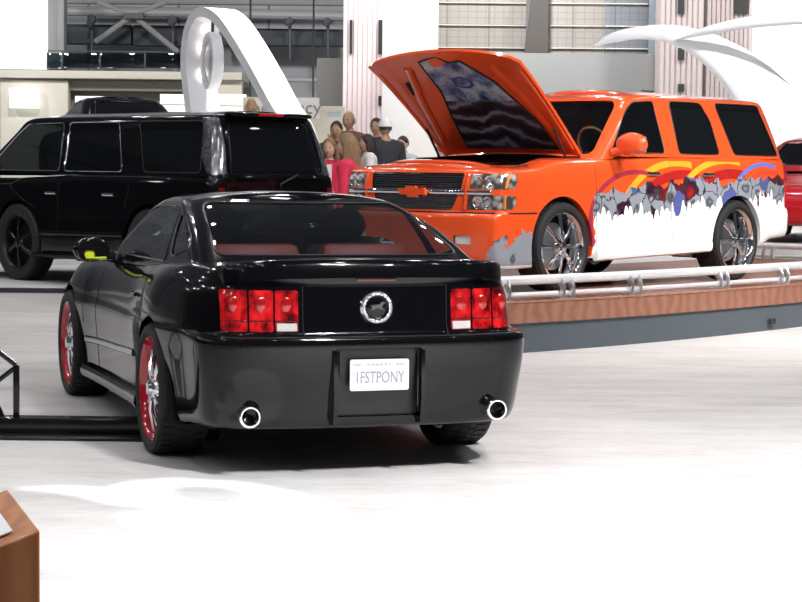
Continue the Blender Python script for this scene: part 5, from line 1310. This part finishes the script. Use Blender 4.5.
q = MB().box((l[0], l[1], .725), (.9, .9, .55), None, .02).build('step_box', WHITEMATTE); prop(q, 'white step box under the blonde person in pink', 'step')

# ================================================================== light
def lamp(loc, power, size, col=(1, 1, 1), target=None, spread=None):
    d = bpy.data.lights.new('hall_lamp', 'AREA'); d.energy = power; d.color = col; d.shape = 'DISK'; d.size = size
    if spread: d.spread = spread
    o = bpy.data.objects.new('hall_lamp', d); COL.objects.link(o); o.location = loc
    if target: o.rotation_euler = (Vector(target) - Vector(loc)).to_track_quat('-Z', 'Y').to_euler()
    return o
w = bpy.data.worlds.new('hall'); SC.world = w; w.use_nodes = True
w.node_tree.nodes['Background'].inputs[0].default_value = (.55, .58, .68, 1); w.node_tree.nodes['Background'].inputs[1].default_value = .10
for x in (-7.5, -2.5, 2.5, 7.5):
    for y in (1, 4.5, 8, 11.5, 15, 18.5, 22, 26, 30, 35):
        lamp((x + random.uniform(-.5, .5), y + random.uniform(-1, 1), 9), 53, .3, (1, .97, .95) if int(y // 2) % 2 else (.95, .97, 1))
for x in (-11, -14.5, -18):
    for y in (4, 9, 14, 19, 25): lamp((x + random.uniform(-.8, .8), y + random.uniform(-1, 1), random.uniform(5, 8)), 30, .3)
for x in (-18, -8, 2, 12, 22): lamp((x, 46, 11), 1300, 1.5, (1, .97, .93), target=(x, 58, 3))
lamp((5, 2, 8.5), 300, .6, target=(3.0, 8.5, 0), spread=R(70))
lamp((3.5, 3.5, 8), 170, .6, target=(1.3, 6.0, 0), spread=R(60))
lamp((3.5, 10, 7.5), 70, .5, (1, .97, .94), target=(2.2, 19.5, 1), spread=R(60))
lamp((8, 14, 8), 150, .5, (1, .97, .94), target=(3.5, 19.5, .6), spread=R(60))
lamp((-1.5, 36.5, 10), 400, .5, target=(-2.5, 36.5, 0), spread=R(90)); lamp((9, 28, 9), 400, .5, target=(8, 36, 3), spread=R(80))
# a theatre projector high above throws a curling light figure on the floor through a cut-out plate
pj = thing('gobo_projector', 'theatre projector high above the floor behind the coupe', 'lamp', (-.85, 8.55, 8.6))
def inpoly(x, y, P):
    c = False
    for i in range(len(P)):
        x1, y1 = P[i - 1]; x2, y2 = P[i]
        if (y1 > y) != (y2 > y) and x < (x2 - x1) * (y - y1) / (y2 - y1) + x1: c = not c
    return c
FIGURE = {}
def floor_at(px, py):
    d_ = fw + rt * ((px - 401) / F) - up * ((py - 301) / F); p_ = Vector((0, 0, CH)) + d_ * (-CH / d_.z); return (p_.x, p_.y)
TAIL = [floor_at(*p_) for p_ in ((18, 487), (60, 484.5), (100, 487), (130, 493), (165, 498), (205, 497), (205, 507), (165, 509), (120, 506), (80, 498), (50, 492), (18, 489))]
RING = [floor_at(*p_) for p_ in ((104, 488), (130, 480), (180, 477), (240, 481), (290, 490), (335, 505), (350, 522), (330, 540), (285, 548), (235, 545), (180, 539), (140, 528), (116, 514), (150, 510), (195, 508), (160, 500), (125, 494))]
HOLE = [floor_at(*p_) for p_ in ((168, 490), (190, 487), (225, 488), (248, 494), (243, 501), (215, 502), (185, 499))]
LX, LY, LZ, PZ = -.85, 8.55, 9.0, 8.0
q = MB(); n_ = 150; half = .26; kf = LZ / (LZ - PZ); st_ = 2 * half / n_
for i in range(n_):
    for j in range(n_):
        a0, b0 = -half + i * st_, -half + j * st_; X_, Y_ = LX + (a0 + st_ / 2) * kf, LY + (b0 + st_ / 2) * kf
        if (inpoly(X_, Y_, TAIL) or inpoly(X_, Y_, RING)) and not inpoly(X_, Y_, HOLE): continue
        q.add([(a0, b0, 0), (a0 + st_, b0, 0), (a0 + st_, b0 + st_, 0), (a0, b0 + st_, 0)], [(0, 1, 2, 3)])
g_ = q.build('gobo_plate', DARKHOLE, pj); g_.location = (0, 0, PZ - 8.6)
g_.modifiers.new('thickness', 'SOLIDIFY').thickness = .002
q = MB(); q.lathe([(-.62, .30), (.10, .30), (.52, .22), (.62, .16), (.62, 0)], (0, 0, 0), 'z', 32); q.build('housing', BLACKTRIM, pj)
d = bpy.data.lights.new('figure_spot', 'SPOT'); d.energy = 2900; d.spot_size = R(26); d.spot_blend = .05; d.shadow_soft_size = .006; d.color = (.92, .98, 1)
o = bpy.data.objects.new('figure_spot', d); COL.objects.link(o); o.location = (LX, LY, LZ)
SC.view_settings.view_transform = 'Standard'; SC.view_settings.look = 'None'; SC.view_settings.gamma = 1; SC.view_settings.exposure = .12
SC.cycles.use_denoising = True; SC.cycles.max_bounces = 8; SC.cycles.transparent_max_bounces = 16
